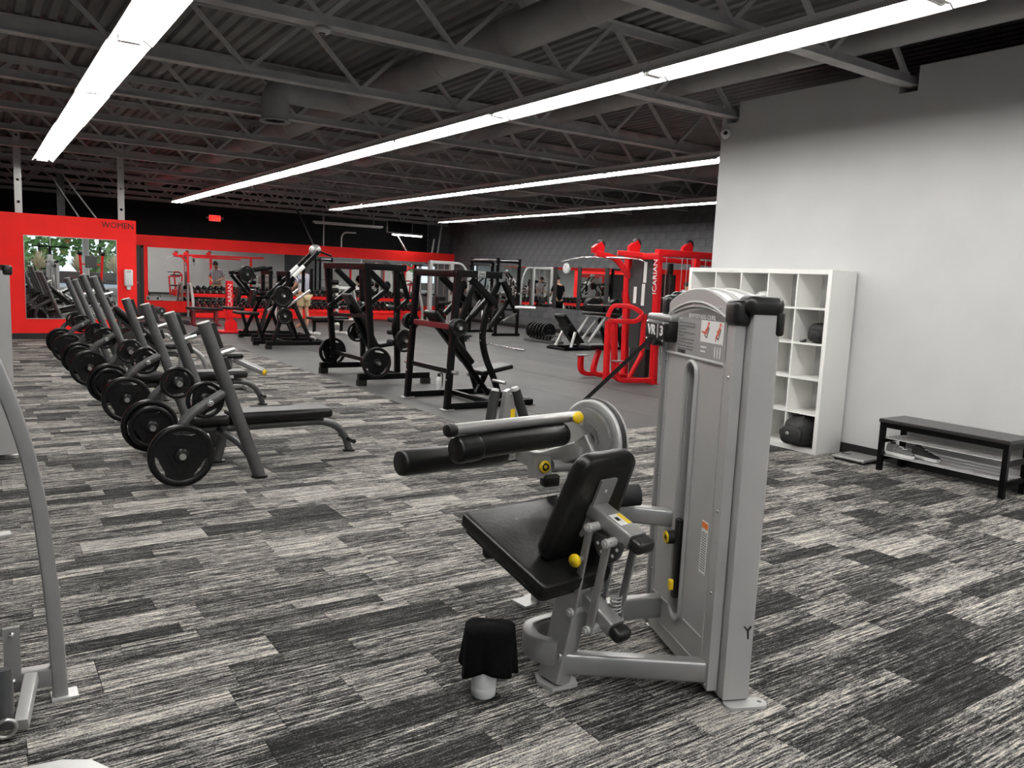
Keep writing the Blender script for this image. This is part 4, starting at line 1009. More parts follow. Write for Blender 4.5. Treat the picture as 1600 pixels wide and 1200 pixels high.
# preacher curl bench between the weight benches
PC = thing('preacher_curl_bench', 'silver preacher curl bench with a yellow capped tube among the weight benches', 'weight bench', (2.55, 10.5, 0))
MB().rect([(-.45, 0, .04), (.35, 0, .04)], .07, .06, 0, bev=.01).build('base_rail', 'silver', PC)
MB().rect([(-.45, -.28, .035), (-.45, .28, .035)], .07, .06, 0, bev=.01).build('cross_foot', 'silver', PC); MB().rect([(.35, -.25, .035), (.35, .25, .035)], .07, .06, 0, bev=.01).build('cross_foot', 'silver', PC)
MB().tube([(-.42, 0, .05), (-.42, 0, .66)], .035, 10).build('front_post', 'silver', PC); MB().tube([(.20, 0, .05), (.16, 0, .42)], .033, 10).build('seat_post', 'silver', PC)
MB().tube([(-.42, -.02, .62), (-.18, -.02, .45), (-.05, 0, .08)], .03, 10, .08).build('brace', 'silver', PC)
b = MB(); b.rbox(basis((-.36, 0, .72), (1, 0, .55), (0, 1, 0)), (.15, .28, .035), .025); b.build('arm_pad', 'vinyl', PC)
for s_ in (-1, 1): MB().tube([(-.46, s_*.27, .62), (-.54, s_*.27, .70), (-.60, s_*.27, .69)], .018, 8, .03).build('bar_rest', 'silver_light', PC)
b = MB(); b.rbox(Matrix.Translation((.16, 0, .45)), (.15, .15, .03), .025); b.build('seat_pad', 'vinyl', PC)
b = MB(); b.cyl((.22, -.05, .40), (.48, -.45, .27), .045, n=16); o = b.build('swing_tube', 'silver', PC); MB().lathe([(0, 0), (.04, 0), (.04, .006), (0, .007)], (.48, -.45, .27), (.26, -.40, -.13), 16).build('tube_cap', 'yellow', o)

# ------------------------------------------------------------------ black plate-loaded machines
def beam(t, name, p, q, w=.075, h=None, mt='black_steel', up=None, fil=0, pts=None):
    h = h or w; P = pts or [p, q]; dv = Vector(P[-1])-Vector(P[0])
    if up is None: up = (0, 0, 1) if abs(dv.normalized().z) < .8 else (0, 1, 0)
    return MB().rect(P, w, h, fil, up, .008).build(name, mt, t)
def rod(t, name, p, q, r=.02, mt='steel', n=12): return MB().cyl(p, q, r, n=n).build(name, mt, t)
def slab(t, name, p, q, half, th, mt='vinyl', lat=(0, 1, 0), r=.025):     # padded slab whose long axis runs p-q
    p, q = Vector(p), Vector(q); b = MB(); b.rbox(basis((p+q)/2, q-p, lat), ((q-p).length/2, half, th/2), r); return b.build(name, mt, t)
def bolts(t, L_, ax=(-1, 0, 0), r=.012):
    for p in L_: MB().lathe([(r, 0), (r*.8, .006), (0, .009)], p, ax, 7).build('bolt', 'chrome', t)
# chest press nearest the carpet
H1 = thing('chest_press_machine', 'black plate loaded press machine with a red cross bar at the carpet edge', 'gym machine', (4.65, 8.70, 0))
for s_ in (-1, 1):
    y = s_*.525
    beam(H1, 'rear_upright', (-.01, y, .005), (.085, y, 1.62), .065, .085); beam(H1, 'base_rail', (-.03, y, .04), (1.23, y, .04), .075, .075)
    MB().box((-.01, y, .004), (.16, .12, .008)).build('foot_plate', 'silver_light', H1); MB().box((1.20, y, .004), (.10, .12, .008)).build('foot_plate', 'black_plastic', H1)
    rod(H1, 'storage_peg', (.03, y, .455), (.03, y+s_*.15, .455), .024); rod(H1, 'storage_peg', (.055, y, .985), (.055, y+s_*.16, .985), .024)
    bolts(H1, [(-.03, y, .50), (-.03, y, .36), (.005, y, 1.05), (.005, y, .92)])
    beam(H1, 'curved_lever', None, None, .07, .06, pts=[(.82, s_*.27, 1.54), (.66, s_*.27, 1.22), (.60, s_*.27, .84), (.67, s_*.27, .58), (.82, s_*.27, .30), (.90, s_*.27, .06)], fil=.15, up=(0, 1, 0))
    beam(H1, 'roof_beam', (.05, y, 1.62), (.80, s_*.30, 1.62), .07, .085)
    beam(H1, 'press_arm', (.35, s_*.36, 1.57), (.72, s_*.36, 1.27), .065, .08); beam(H1, 'press_arm', (.82, s_*.38, 1.55), (1.02, s_*.40, 1.17), .06, .07)
    beam(H1, 'arm_link', (.40, s_*.33, 1.10), (.64, s_*.33, 1.34), .06, .06); beam(H1, 'arm_link', (.98, s_*.30, 1.34), (.70, s_*.30, .98), .05, .05)
    rod(H1, 'loading_horn', (.98, s_*.42, 1.23), (1.20, s_*.56, 1.23), .024); rod(H1, 'hand_grip', (1.02, s_*.40, 1.16), (.93, s_*.25, 1.05), .016)
    rod(H1, 'low_peg', (.78, s_*.29, .30), (.86, s_*.46, .28), .022); bolts(H1, [(.585, s_*.27, .90), (.585, s_*.27, .80)])
beam(H1, 'cross_bar', (.03, -.50, .455), (.03, .50, .455), .05, .06); beam(H1, 'red_cross_bar', (.055, -.50, .985), (.055, .50, .985), .05, .07, 'dark_red')
beam(H1, 'top_beam', (.085, -.56, 1.615), (.085, .56, 1.615), .08, .085); beam(H1, 'front_cross', (1.18, -.52, .05), (1.18, .52, .05), .075, .07); beam(H1, 'mid_cross', (.62, -.52, .05), (.62, .52, .05), .06, .06)
beam(H1, 'spine', (.10, 0, 1.0), (.90, 0, .08), .07, .06); beam(H1, 'seat_post', (.72, 0, .10), (.86, 0, .36), .06, .06); beam(H1, 'front_roof_beam', (.80, -.33, 1.62), (.80, .33, 1.62), .07, .085)
slab(H1, 'back_pad', (.00, 0, 1.15), (.58, 0, .50), .15, .07); slab(H1, 'seat_pad', (.70, 0, .36), (1.18, 0, .45), .17, .06)
b = MB(); pl_m = basis((.46, -.4955, 1.622), Vector((.75, .225, 0)), (0, 0, 1)); b.box((0, 0, .0), (.13, .075, .006), mtx=basis((.46, -.447, 1.622), Vector((.75, .225, 0)), (0, 0, 1))); NP = b.build('name_plate', 'white', H1)
b = MB(); b.box((0, 0, .0035), (.12, .066, .002), mtx=basis((.46, -.447, 1.622), Vector((.75, .225, 0)), (0, 0, 1))); b.build('plate_field', 'ink', NP)
for k, tx in enumerate(('HAMMER', 'STRENGTH')): text_mesh(tx, .034, 'plate_lettering', 'white', NP, basis(Vector((.46, -.447, 1.638-k*.031))+Vector((.0018, -.006, 0)), Vector((.75, .225, 0)), (0, 0, 1)), .0006, sx=.78 if k else .9)
for s_ in (-1, 1):
    for k in range(3): weight_plate((4.65+.055, 8.70+s_*(.586+.033*k), .985), .105 if k else .112, 'small black plate in the stack on the %s peg of the red barred press' % ('far' if s_ > 0 else 'near'), 'small plates on the press machine', 0, .3*k, .030)
bt = thing('drink_bottle', 'white drink bottle with black cap on the rubber floor by the press', 'bottle', (5.32, 9.62, 0))
MB().lathe([(0, 0), (.036, 0), (.04, .01), (.04, .15), (.03, .19), (.016, .20), (0, .20)], n=18).build('bottle_body', 'white_plastic', bt)
MB().lathe([(.02, .196), (.022, .2), (.022, .235), (.012, .245), (0, .245)], n=14).build('bottle_cap', 'black_plastic', bt); MB().tube([(.0, .0, .235), (.05, 0, .25), (.058, 0, .15), (.05, 0, .06)], .008, 6, .03).build('carry_strap', 'base_black', bt)
# incline press behind it, loaded with large plates
H2 = thing('incline_press_machine', 'black plate loaded machine loaded with large plates behind the press', 'gym machine', (4.60, 11.1, 0))
for s_ in (-1, 1):
    y = s_*.74
    beam(H2, 'rear_upright', (.06, y, .16), (-.07, y, 1.66), .075, .09); beam(H2, 'base_rail', (-.16, y, .125), (.95, y, .125), .08, .085)
    for x in (-.11, .90): MB().box((x, y, .042), (.12, .10, .083)).build('rubber_foot', 'black_plastic', H2)
    rod(H2, 'storage_peg', (.07, y, .33), (.07, y+s_*.20, .33), .023); beam(H2, 'roof_beam', (-.07, y, 1.67), (.58, s_*.62, 1.67), .08, .09)
    beam(H2, 'front_upright', (.50, s_*.62, .13), (.45, s_*.62, 1.63), .07, .08); beam(H2, 'press_arm', (.02, s_*.60, 1.62), (.32, s_*.60, 1.36), .06, .08); beam(H2, 'press_arm', (.32, s_*.60, 1.36), (-.08, s_*.60, 1.05), .06, .07)
    beam(H2, 'lever', (.50, s_*.66, 1.60), (.62, s_*.66, 1.22), .055, .07); beam(H2, 'lever', (.62, s_*.66, 1.22), (.46, s_*.66, 1.08), .055, .06); rod(H2, 'hand_grip', (.46, s_*.66, 1.10), (.40, s_*.42, 1.12), .017)
    beam(H2, 'lower_lever', None, None, .06, .06, pts=[(.46, s_*.66, 1.02), (.40, s_*.66, .80), (.46, s_*.66, .62)], fil=.08, up=(0, 1, 0)); rod(H2, 'loading_horn', (.46, s_*.66, .64), (.50, s_*.90, .64), .024)
    for z in (.92, .74, .60, 1.1): MB().cyl((.44, s_*.62, z), (.40, s_*.50, z), .035, n=12).build('stop_bumper', 'foam', H2)
    bolts(H2, [(.0, y, .40), (.0, y, .26), (.01, y, .95)])
beam(H2, 'cross_bar', (.07, -.72, .33), (.07, .72, .33), .05, .06); beam(H2, 'top_beam', (-.07, -.78, 1.67), (-.07, .78, 1.67), .085, .09); beam(H2, 'mid_bar', (.0, -.72, .98), (.0, .72, .92), .05, .05); beam(H2, 'front_cross', (.50, -.72, .13), (.50, .72, .13), .07, .07)
beam(H2, 'spine', (.0, 0, 1.10), (.50, 0, .15), .07, .07); slab(H2, 'back_pad', (-.06, 0, 1.26), (.18, 0, .92), .15, .07); slab(H2, 'lower_pad', (.15, 0, .95), (.40, 0, .48), .15, .075); slab(H2, 'seat_pad', (.42, 0, .50), (.86, 0, .56), .17, .06)
for s_ in (-1, 1):
    nm = 'far' if s_ > 0 else 'near'
    weight_plate((4.60+.07, 11.1+s_*.83, .332), .222, 'large black grip plate on the %s low peg of the loaded machine' % nm, 'plates on the loaded machine', 0, .2)
    weight_plate((4.60+.49, 11.1+s_*.84, .64), .165, 'medium black grip plate on the %s lever of the loaded machine' % nm, 'plates on the loaded machine', -.165*s_, .9)
# pullover style machines further back
def pull_machine(loc, label, big):
    t = thing('pulldown_machine', label, 'gym machine', loc); w = .43 if big else .52
    for s_ in (-1, 1):
        y = s_*w
        beam(t, 'base_rail', (-.12, y, .115), (1.20, y, .115), .08, .085)
        for x in (-.07, 1.14): MB().box((x, y, .037), (.11, .10, .073)).build('rubber_foot', 'black_plastic', t)
        beam(t, 'rear_leg', (.02, y, .15), (.38, s_*.30, 1.05), .07, .08); beam(t, 'front_leg', (.80, y, .15), (.42, s_*.30, 1.02), .07, .08); beam(t, 'head_beam', (.36, s_*.28, 1.02), (.36, s_*.28, 1.48), .07, .08)
        if big:
            beam(t, 'lever', (.05, s_*.22, .98), (1.02, s_*.16, 1.96), .06, .075); rod(t, 'lever_sleeve', (.50, s_*.19, 1.44), (.72, s_*.18, 1.66), .045, 'white'); beam(t, 'lever_stub', (.86, s_*.24, 1.62), (.86, s_*.24, 1.12), .06, .06)
            rod(t, 'leg_peg', (.224, s_*.35, .66), (.224, s_*.56, .66), .024)
            beam(t, 'strut', (.15, s_*.34, .72), (.80, s_*.34, 1.18), .045, .05, 'steel'); rod(t, 'loading_horn', (.16, s_*.30, 1.03), (.20, s_*.56, 1.06), .023)
        else:
            beam(t, 'lever', (-.40, s_*.24, 1.46), (.40, s_*.24, 1.60), .06, .075); beam(t, 'lever_brace', (-.36, s_*.24, 1.42), (.10, s_*.24, .88), .06, .07); rod(t, 'loading_horn', (-.30, s_*.24, 1.44), (-.20, s_*.50, 1.43), .023)
        bolts(t, [(.02, y, .30), (.05, y, .22)])
        rod(t, 'foot_bar', (.78, y, .24), (.84, y+s_*.14, .22), .03, 'steel')
    beam(t, 'cross_tube', (.38, -.34, 1.04), (.38, .34, 1.04), .07, .07); beam(t, 'front_cross', (1.15, -w, .12), (1.15, w, .12), .07, .07); beam(t, 'rear_cross', (.30, -w, .12), (.30, w, .12), .07, .07); beam(t, 'crown', (.36, -.32, 1.50), (.36, .32, 1.50), .08, .09)
    slab(t, 'back_pad', (-.24, 0, 1.16), (-.30, 0, .84), .14, .08); slab(t, 'seat_pad', (-.62, 0, .70), (-.16, 0, .68), .16, .06)
    beam(t, 'seat_post', (-.20, 0, .66), (-.05, 0, .12), .06, .06); beam(t, 'back_post', (-.20, 0, 1.0), (.36, 0, 1.02), .05, .06); beam(t, 'floor_spine', (-.25, 0, .10), (.55, 0, .10), .07, .07)
    if big:
        b = MB(); b.lathe([(0, -.05), (.11, -.05), (.12, -.03), (.12, .03), (.11, .05), (0, .05)], (1.02, 0, 2.0), (0, 1, 0), 22); b.build('end_roller', 'silver', t); rod(t, 'roller_axle', (1.02, -.22, 2.0), (1.02, .22, 2.0), .02); rod(t, 'pull_handle', (1.02, -.2, 1.98), (1.30, -.2, 1.90), .02, 'black_steel')
    return t
pull_machine((4.88, 16.12, 0), 'black lever machine with a tall raised arm and round end roller', True)
pull_machine((5.10, 17.95, 0), 'black lever machine with a level arm beside the tall armed one', False)
weight_plate((5.071, 15.615, 1.054), .215, 'black weight plate on the horn of the tall armed machine', 'plates on the lever machines', .15, .3); weight_plate((5.104, 15.60, .66), .16, 'small black plate on the leg peg of the tall armed machine', 'plates on the lever machines', 0, .3)
weight_plate((4.885, 17.489, 1.4315), .20, 'black weight plate on the horn of the level armed machine', 'plates on the lever machines', .367, .3)
# ------------------------------------------------------------------ roller machine standing behind the leg curl
RM = thing('leg_extension_machine', 'silver machine with two upright black rollers behind the leg curl arm', 'gym machine', (3.80, 5.62, 0), .1)
beam(RM, 'base_rail', (-.22, 0, .045), (.26, 0, .045), .07, .07, 'silver'); beam(RM, 'cross_foot', (-.2, -.12, .03), (-.2, .12, .03), .06, .05, 'silver'); beam(RM, 'cross_foot', (.24, -.12, .03), (.24, .12, .03), .06, .05, 'silver')
beam(RM, 'post', (.02, 0, .06), (.0, 0, .36), .07, .08, 'silver'); b = MB(); b.prism([(-.10, .28), (.07, .28), (.075, .40), (.03, .58), (.0, .64), (-.05, .62), (-.075, .45)], .05, (0, .025, 0), (1, 0, 0), (0, 0, 1)); hp = b.build('head_plate', 'silver', RM)
MB().lathe([(.012, 0), (.01, .006), (0, .008)], (0, -.026, .59), (0, -1, 0), 8).build('bolt', 'chrome', hp); MB().box((.03, -.027, .42), (.05, .002, .09)).build('caution_sticker', 'yellow', hp)
for s_ in (-1, 1):
    p, q = (Vector((-.225, -.04, .39)), Vector((-.17, -.02, .63))) if s_ < 0 else (Vector((.155, -.04, .37)), Vector((.055, -.02, .63)))
    MB().cyl(p, q, .043, n=18).build('roller', 'foam', RM); d = (q-p).normalized()
    MB().cyl(q, q+d*.025, .036, .03, 16).build('roller_cap', 'silver_light', RM); MB().lathe([(.03, 0), (.06, 0), (.062, .01), (.055, .02), (.03, .02)], p-d*.03, d, 18).build('roller_flange', 'silver_light', RM)
    MB().tube([p-d*.03, p-d*.10, (s_*.05, 0, .30)], .02, 8, .04).build('roller_arm', 'silver_light', RM)
kk = MB().cyl((-.07, -.03, .36), (-.07, -.10, .36), .012, n=10).build('pop_pin', 'steel', RM); MB().lathe([(0, 0), (.026, 0), (.03, .01), (.024, .022), (0, .023)], (-.07, -.10, .36), (0, -1, 0), 16).build('pin_knob', 'yellow', kk)
# ------------------------------------------------------------------ red multi-station
RS = 'red_steel'
RG = thing('multi_station_machine', 'tall red multi station cable machine with black weight stack shroud', 'gym machine', (9.08, 9.62, 0))
for y in (-.34, .36):
    beam(RG, 'stack_post', (.0, y, .0), (-.06, y, 2.08), .09, .11, RS); MB().box((0, y, .006), (.16, .14, .012)).build('foot_plate', RS, RG)
beam(RG, 'base_cross', (.0, -.34, .05), (.0, .36, .05), .08, .08, RS); beam(RG, 'top_cross', (-.06, -.38, 2.04), (-.06, .40, 2.04), .09, .10, RS); beam(RG, 'mid_cross', (-.02, -.34, 1.28), (-.02, .36, 1.28), .05, .06, RS)
b = MB(); b.prism([(-.27, .55), (-.13, .55), (.13, .55), (.22, .55), (.22, 1.25), (.30, 1.45), (.30, 1.80), (.20, 2.0), (.06, 2.10), (-.10, 2.10), (-.22, 2.0), (-.27, 1.8)], .05, (-.075, .0, 0), (0, 1, 0), (0, 0, 1)); b.build('stack_shroud', 'door', RG)
b = MB(); b.box((-.01, .0, .42), (.10, .38, .70)); b.build('weight_stack', 'base_black', RG); MB().box((-.078, -.02, 1.3), (.004, .016, 1.4)).build('shroud_gap_shade', 'ink', RG)  # black strip on the shroud paints the shade of its open centre gap
for (y, z0, z1) in ((.13, 1.28, 1.55), (-.08, 1.62, 1.95), (-.06, 1.25, 1.60)): MB().box((-.0785, y, (z0+z1)/2), (.004, .07, z1-z0)).build('instruction_label', 'white', RG)
text_mesh('ICARIAN', .13, 'brand_lettering', 'white', RG, basis((-.109, -.34, 1.72), Vector((-.0288, 0, 1)), (0, 1, 0)), .003, sx=1.1)
for (y, z) in ((.27, .20), (.20, .35), (.2, .28)): bolts(RG, [(-.06, y, z)])
for y in (.70, -.19):       # bent foot loops in front
    P = [(-.68, y, .36), (-.68, y, .06), (-.20, y*.8 if y > 0 else -.30, .06), (0, .36 if y > 0 else -.34, .06)]
    beam(RG, 'foot_loop', None, None, .075, .085, RS, pts=P, fil=.16, up=(0, 1, 0)); MB().box((-.66, y, .372), (.20, .13, .014)).build('foot_rest', 'silver', RG)
beam(RG, 'seat_loop', None, None, .075, .075, RS, pts=[(-.62, .32, .50), (-.75, .32, .10), (-.10, .20, .06)], fil=.14, up=(0, 1, 0))
slab(RG, 'seat_pad', (-.92, .32, .56), (-.48, .32, .56), .16, .07); slab(RG, 'elbow_pad', (-.88, .40, 1.09), (-.40, .20, 1.07), .12, .06)
rod(RG, 'dip_bar', (-.98, .25, 1.22), (-.35, -.02, 1.22), .022, 'black_plastic')
beam(RG, 'dip_frame', None, None, .06, .07, RS, pts=[(-.85, -.15, 1.0), (-.35, -.24, 1.0), (-.22, -.26, 1.12), (-.40, -.16, 1.24), (-.62, .05, 1.24), (-.66, .10, 1.05)], fil=.08); beam(RG, 'dip_post', (-.55, -.02, .06), (-.62, -.02, 1.02), .07, .09, RS); beam(RG, 'dip_post', (-.22, -.26, .5), (-.2, -.26, 1.12), .06, .07, RS); beam(RG, 'gusset', (-.42, -.22, .1), (-.20, -.26, .5), .05, .06, RS)
beam(RG, 'gusset', (-.85, -.14, 1.0), (-.80, -.10, .06), .07, .09, RS)
# top arm with pulleys, lat bar
beam(RG, 'lat_arm', None, None, .07, .09, RS, pts=[(-.06, .30, 1.70), (-.32, .38, 2.00), (-.70, .44, 2.06)], fil=.1); beam(RG, 'lat_arm', (-.06, .0, 2.06), (-.45, .20, 2.08), .07, .08, RS)
for (x, y, z) in ((-.66, .44, 2.15), (-.10, .20, 2.20), (1.02, .10, 2.24)):
    o = MB().prism([(-.12, -.09), (.10, -.09), (.12, .02), (.05, .10), (-.03, .06), (-.12, .0)], .06, (x, y+.03, z), (1, 0, 0), (0, 0, 1)).build('pulley_housing', RS, RG); MB().lathe([(0, -.02), (.085, -.02), (.07, 0), (.085, .02), (0, .02)], (x+.05, y, z+.05), (0, 1, 0), 18).build('pulley', 'base_black', o)
b = MB(); b.tube([(-1.12, .80, 1.90), (-.85, .62, 1.985), (-.45, .34, 2.0)], .016, 8, .1); b.build('lat_bar', 'chrome', RG); b = MB(); b.tube([(-.45, .34, 2.0), (-.15, .05, 2.0), (.02, -.16, 1.90)], .016, 8, .1); b.build('lat_bar', 'chrome', RG)
beam(RG, 'long_beam', (-.06, -.30, 2.10), (3.9, -.12, 2.14), .09, .11, RS); beam(RG, 'short_beam', (.2, .2, 2.02), (2.6, .24, 2.0), .06, .08, RS)
for x in (1.15, 3.2): beam(RG, 'far_post', (x, .0, 0), (x, .0, 2.08), .11, .11, RS)
for (x, y) in ((.26, -.2), (.72, -.1), (.84, -.1), (.96, -.12), (1.5, .1)): rod(RG, 'cable', (x, y, .3), (x, y, 2.08), .007, 'steel', 6)
b = MB(); b.rbox(Matrix.Translation((.36, -.2, 1.86)), (.05, .03, .09), .02); b.build('cable_grip', 'black_plastic', RG); MB().tube([(.36, -.2, 1.78), (.34, -.2, 1.62), (.42, -.2, 1.60), (.40, -.2, 1.78)], .008, 6, .04).build('grip_strap', 'base_black', RG)
# ------------------------------------------------------------------ leg press, plate rack, barbell by the block wall
LP = thing('leg_press_machine', 'black leg press with silver rails loaded by the block wall', 'gym machine', (11.4, 14.8, 0))
for y in (-.30, .30):
    beam(LP, 'base_rail', (-.10, y, .04), (1.7, y, .04), .07, .07); rod(LP, 'sled_rail', (.60, y, .18), (1.28, y, 1.02), .035, 'silver_light'); rod(LP, 'sled_rail', (.75, y*.5, .20), (1.40, y*.5, .92), .03, 'silver_light')
    rod(LP, 'front_strut', (.08, y, .05), (.24, y*.8, .42), .035, 'silver_light'); beam(LP, 'rear_strut', (1.65, y, .06), (1.30, y, 1.0), .07, .07)
slab(LP, 'back_pad', (-.06, 0, .82), (.22, 0, .50), .20, .10); slab(LP, 'lower_pad', (.10, 0, .62), (.52, 0, .14), .24, .10); beam(LP, 'front_foot', (-.10, -.35, .03), (-.10, .35, .03), .07, .05); beam(LP, 'pad_spine', (.20, 0, .40), (.60, 0, .08), .08, .08)
slab(LP, 'sled_plate', (.95, 0, .80), (1.50, 0, .84), .34, .05, 'silver'); slab(LP, 'sled_block', (1.0, 0, .95), (1.6, 0, .98), .28, .16, 'black_steel'); rod(LP, 'loading_horn', (1.25, -.55, 1.0), (1.25, .55, 1.0), .025)
MB().box((.46, -.22, .07), (.10, .02, .12)).build('instruction_tag', 'white', LP)
for s_ in (-1, 1):
    for k in range(3): weight_plate((12.65, 14.8+s_*(.372+.055*k), 1.0), .224, 'large black plate loaded on the %s horn of the leg press' % ('near' if s_ < 0 else 'far'), 'plates on the leg press', 0, .3*k)
PR = thing('plate_rack', 'low grey toast rack stand for plates on the rubber floor', 'rack', (12.30, 16.7, 0))
for x in (-.16, .16): beam(PR, 'base_rail', (x, -.62, .03), (x, .62, .03), .06, .06, 'silver_dark')
for k in range(9): y = -.56+k*.14; MB().tube([(-.16, y, .06), (-.13, y, .20), (.13, y, .20), (.16, y, .06)], .010, 6, .04).build('divider_loop', 'silver_dark', PR)
for k in range(6): weight_plate((12.30, 16.7-.215+k*.14, .285+.002*(k % 3)), .222, 'large black plate standing upright in the low floor rack', 'plates in the floor rack', 0, .2*k)
for (x, y, r_) in ((14.6, 17.2, .225), (14.62, 16.6, .225)):
    t_ = weight_plate((x+.33, y, r_+.002), r_, 'large black plate leaning on the block wall', 'plates leaning on the block wall', 1.45, .3)
BB = thing('barbell', 'chrome barbell lying on the rubber floor', 'barbell', (10.2, 15.5, .027), math.atan2(-1.74, -.12))
rod(BB, 'shaft', (-.65, 0, 0), (.65, 0, 0), .014, 'chrome', 10)
for s_ in (-1, 1): rod(BB, 'sleeve', (s_*.65, 0, 0), (s_*1.06, 0, 0), .025, 'chrome', 12); rod(BB, 'collar', (s_*.645, 0, 0), (s_*.68, 0, 0), .027, 'steel', 12)
for k in range(3): t_ = weight_plate((10.05+.1*k, 17.2, .03+.05*k), .20-.02*k, 'black plate lying flat in the small pile on the rubber floor', 'plates piled on the floor'); t_.rotation_euler = (PI/2, 0, .4*k)
# ------------------------------------------------------------------ power rack and cable column
PW = thing('power_rack', 'black power rack frame standing by the block wall', 'rack', (12.38, 19.3, 0))
for x in (-.36, .36):
    for y in (-.7, .7): beam(PW, 'post', (x, y, .0), (x, y, 2.16), .075, .075); bolts(PW, [(x-.04, y, 2.10), (x-.04, y, 1.98), (x-.04, y, 1.2), (x-.04, y, .4)], r=.018)
for y in (-.7, .7): beam(PW, 'top_bar', (-.36, y, 2.06), (.36, y, 2.06), .06, .06); beam(PW, 'base_bar', (-.45, y, .04), (.45, y, .04), .07, .07)
for x in (-.36, .36): rod(PW, 'pull_up_bar', (x, -.7, 2.10), (x, .7, 2.10), .02, 'steel'); beam(PW, 'safety_arm', (x, -.7, .72), (x, .7, .72), .05, .06)
for s_ in (-1, 1): weight_plate((12.02, 19.3+s_*.82, .55), .222, 'large black plate on the storage horn of the power rack', 'plates on the power rack', 0, .2); rod(PW, 'storage_horn', (-.36, s_*.70, .55), (-.36, s_*.95, .55), .024)
EZ = MB(); EZ.tube([(0, -.62, 0), (0, -.24, 0), (.05, -.16, 0), (-.04, -.06, 0), (.04, .06, 0), (-.05, .16, 0), (0, .24, 0), (0, .62, 0)], .014, 8, .03); o = EZ.build('curl_bar', 'chrome'); o.location = (12.38, 18.535, 1.213); o.rotation_euler = (0, 0, PI/2); tag(o, 'bent chrome curl bar resting on the power rack hooks', 'barbell')
for x in (-.36, .36): MB().tube([(x, -.73, 1.18), (x, -.80, 1.18), (x, -.805, 1.22)], .020, 8, .02).build('bar_hook', 'steel', PW)
SM = thing('cable_column', 'pale grey cable column machine in the back corner', 'gym machine', (13.0, 23.6, 0))
for x in (-.40, .40): beam(SM, 'post', (x, 0, 0), (x, 0, 2.05), .12, .14, 'silver_light'); beam(SM, 'foot', (x, -.5, .04), (x, .4, .04), .09, .08, 'silver_light')
beam(SM, 'top_beam', (-.45, 0, 2.05), (.45, 0, 2.05), .12, .10, 'silver_light'); beam(SM, 'curved_arm', None, None, .07, .07, 'silver_light', pts=[(.40, 0, 2.05), (.75, -.1, 2.05), (1.0, -.15, 1.65), (1.0, -.15, .05)], fil=.25, up=(0, 1, 0))
for k in range(12): MB().box((0, 0, .16+k*.065), (.30, .16, .058)).build('weight_block', 'iron', SM)
for x in (-.12, .12): rod(SM, 'guide_rod', (x, 0, .05), (x, 0, 2.02), .012, 'chrome', 8)
slab(SM, 'seat_pad', (-.25, -.55, .48), (.25, -.55, .48), .18, .07); beam(SM, 'seat_post', (0, -.55, .04), (0, -.55, .45), .07, .07, 'silver_light'); rod(SM, 'thigh_roller', (-.3, -.42, .72), (.3, -.42, .72), .06, 'foam', 16); beam(SM, 'seat_rail', (0, -.55, .04), (0, .1, .04), .07, .07, 'silver_light')
# black bar holder rack in front of the dumbbells
BR = thing('barbell_rack', 'white upright rack holding short barbells by the back wall', 'rack', (9.3, 22.4, 0))
for x in (-.4, .4): beam(BR, 'post', (x, 0, 0), (x, .1, 1.32), .07, .09, 'white'); beam(BR, 'foot', (x, -.3, .03), (x, .35, .03), .08, .06, 'white')
for k in range(5):
    for x in (-.4, .4): rod(BR, 'hook', (x, .0, .30+k*.23), (x, -.16, .33+k*.23), .02, 'white')
beam(BR, 'cross_beam', (-.4, .08, 1.12), (.4, .08, 1.12), .08, .08, 'white'); beam(BR, 'cross_beam', (-.4, .0, .2), (.4, .0, .2), .06, .06, 'white')
for k in range(5):
    t_ = thing('fixed_barbell', 'short fixed barbell with black ends hung on the white rack', 'barbell', (9.3, 22.265, .355+k*.23), 0, 'short barbells on the white rack'); rod(t_, 'shaft', (-.45, 0, 0), (.45, 0, 0), .014, 'chrome', 8)
    for s_ in (-1, 1): rod(t_, 'head', (s_*.45, 0, 0), (s_*.66, 0, 0), .075, 'iron', 16)
# ------------------------------------------------------------------ dumbbell racks along the mirror
dbm = {}
def dumbbell(loc, big, label, group, rz):
    key = round(big, 3)
    if key not in dbm:
        h = MB().lathe([(0, 0), (big*.8, 0), (big, .015), (big, .10), (big*.8, .115), (0, .115)], (0, 0, 0), (0, 1, 0), 12).mesh('dumbbell_head'); h.materials.append(M['iron'])
        g_ = MB().cyl((0, -.07, 0), (0, .07, 0), .016, n=8).mesh('handle'); g_.materials.append(M['chrome'])
        c = MB().lathe([(0, 0), (big*.5, 0), (big*.5, .002), (0, .003)], (0, 0, 0), (0, -1, 0), 10).mesh('end_disc'); c.materials.append(M['white' if int(loc[0]*10) % 3 == 0 else 'dark_red'])
        dbm[key] = (h, g_, c)
    t_ = thing('dumbbell', label, 'dumbbell', loc, 0, group); t_.rotation_euler = (.32, 0, rz); h, g_, c = dbm[key]
    for (me, y, nm) in ((h, .06, 'head'), (h, -.175, 'head'), (g_, 0, 'handle'), (c, -.176, 'end_disc')):
        o = bpy.data.objects.new(nm, me); COL.objects.link(o); o.parent = t_; o.location = (0, y, 0)
rn = random.Random(21)
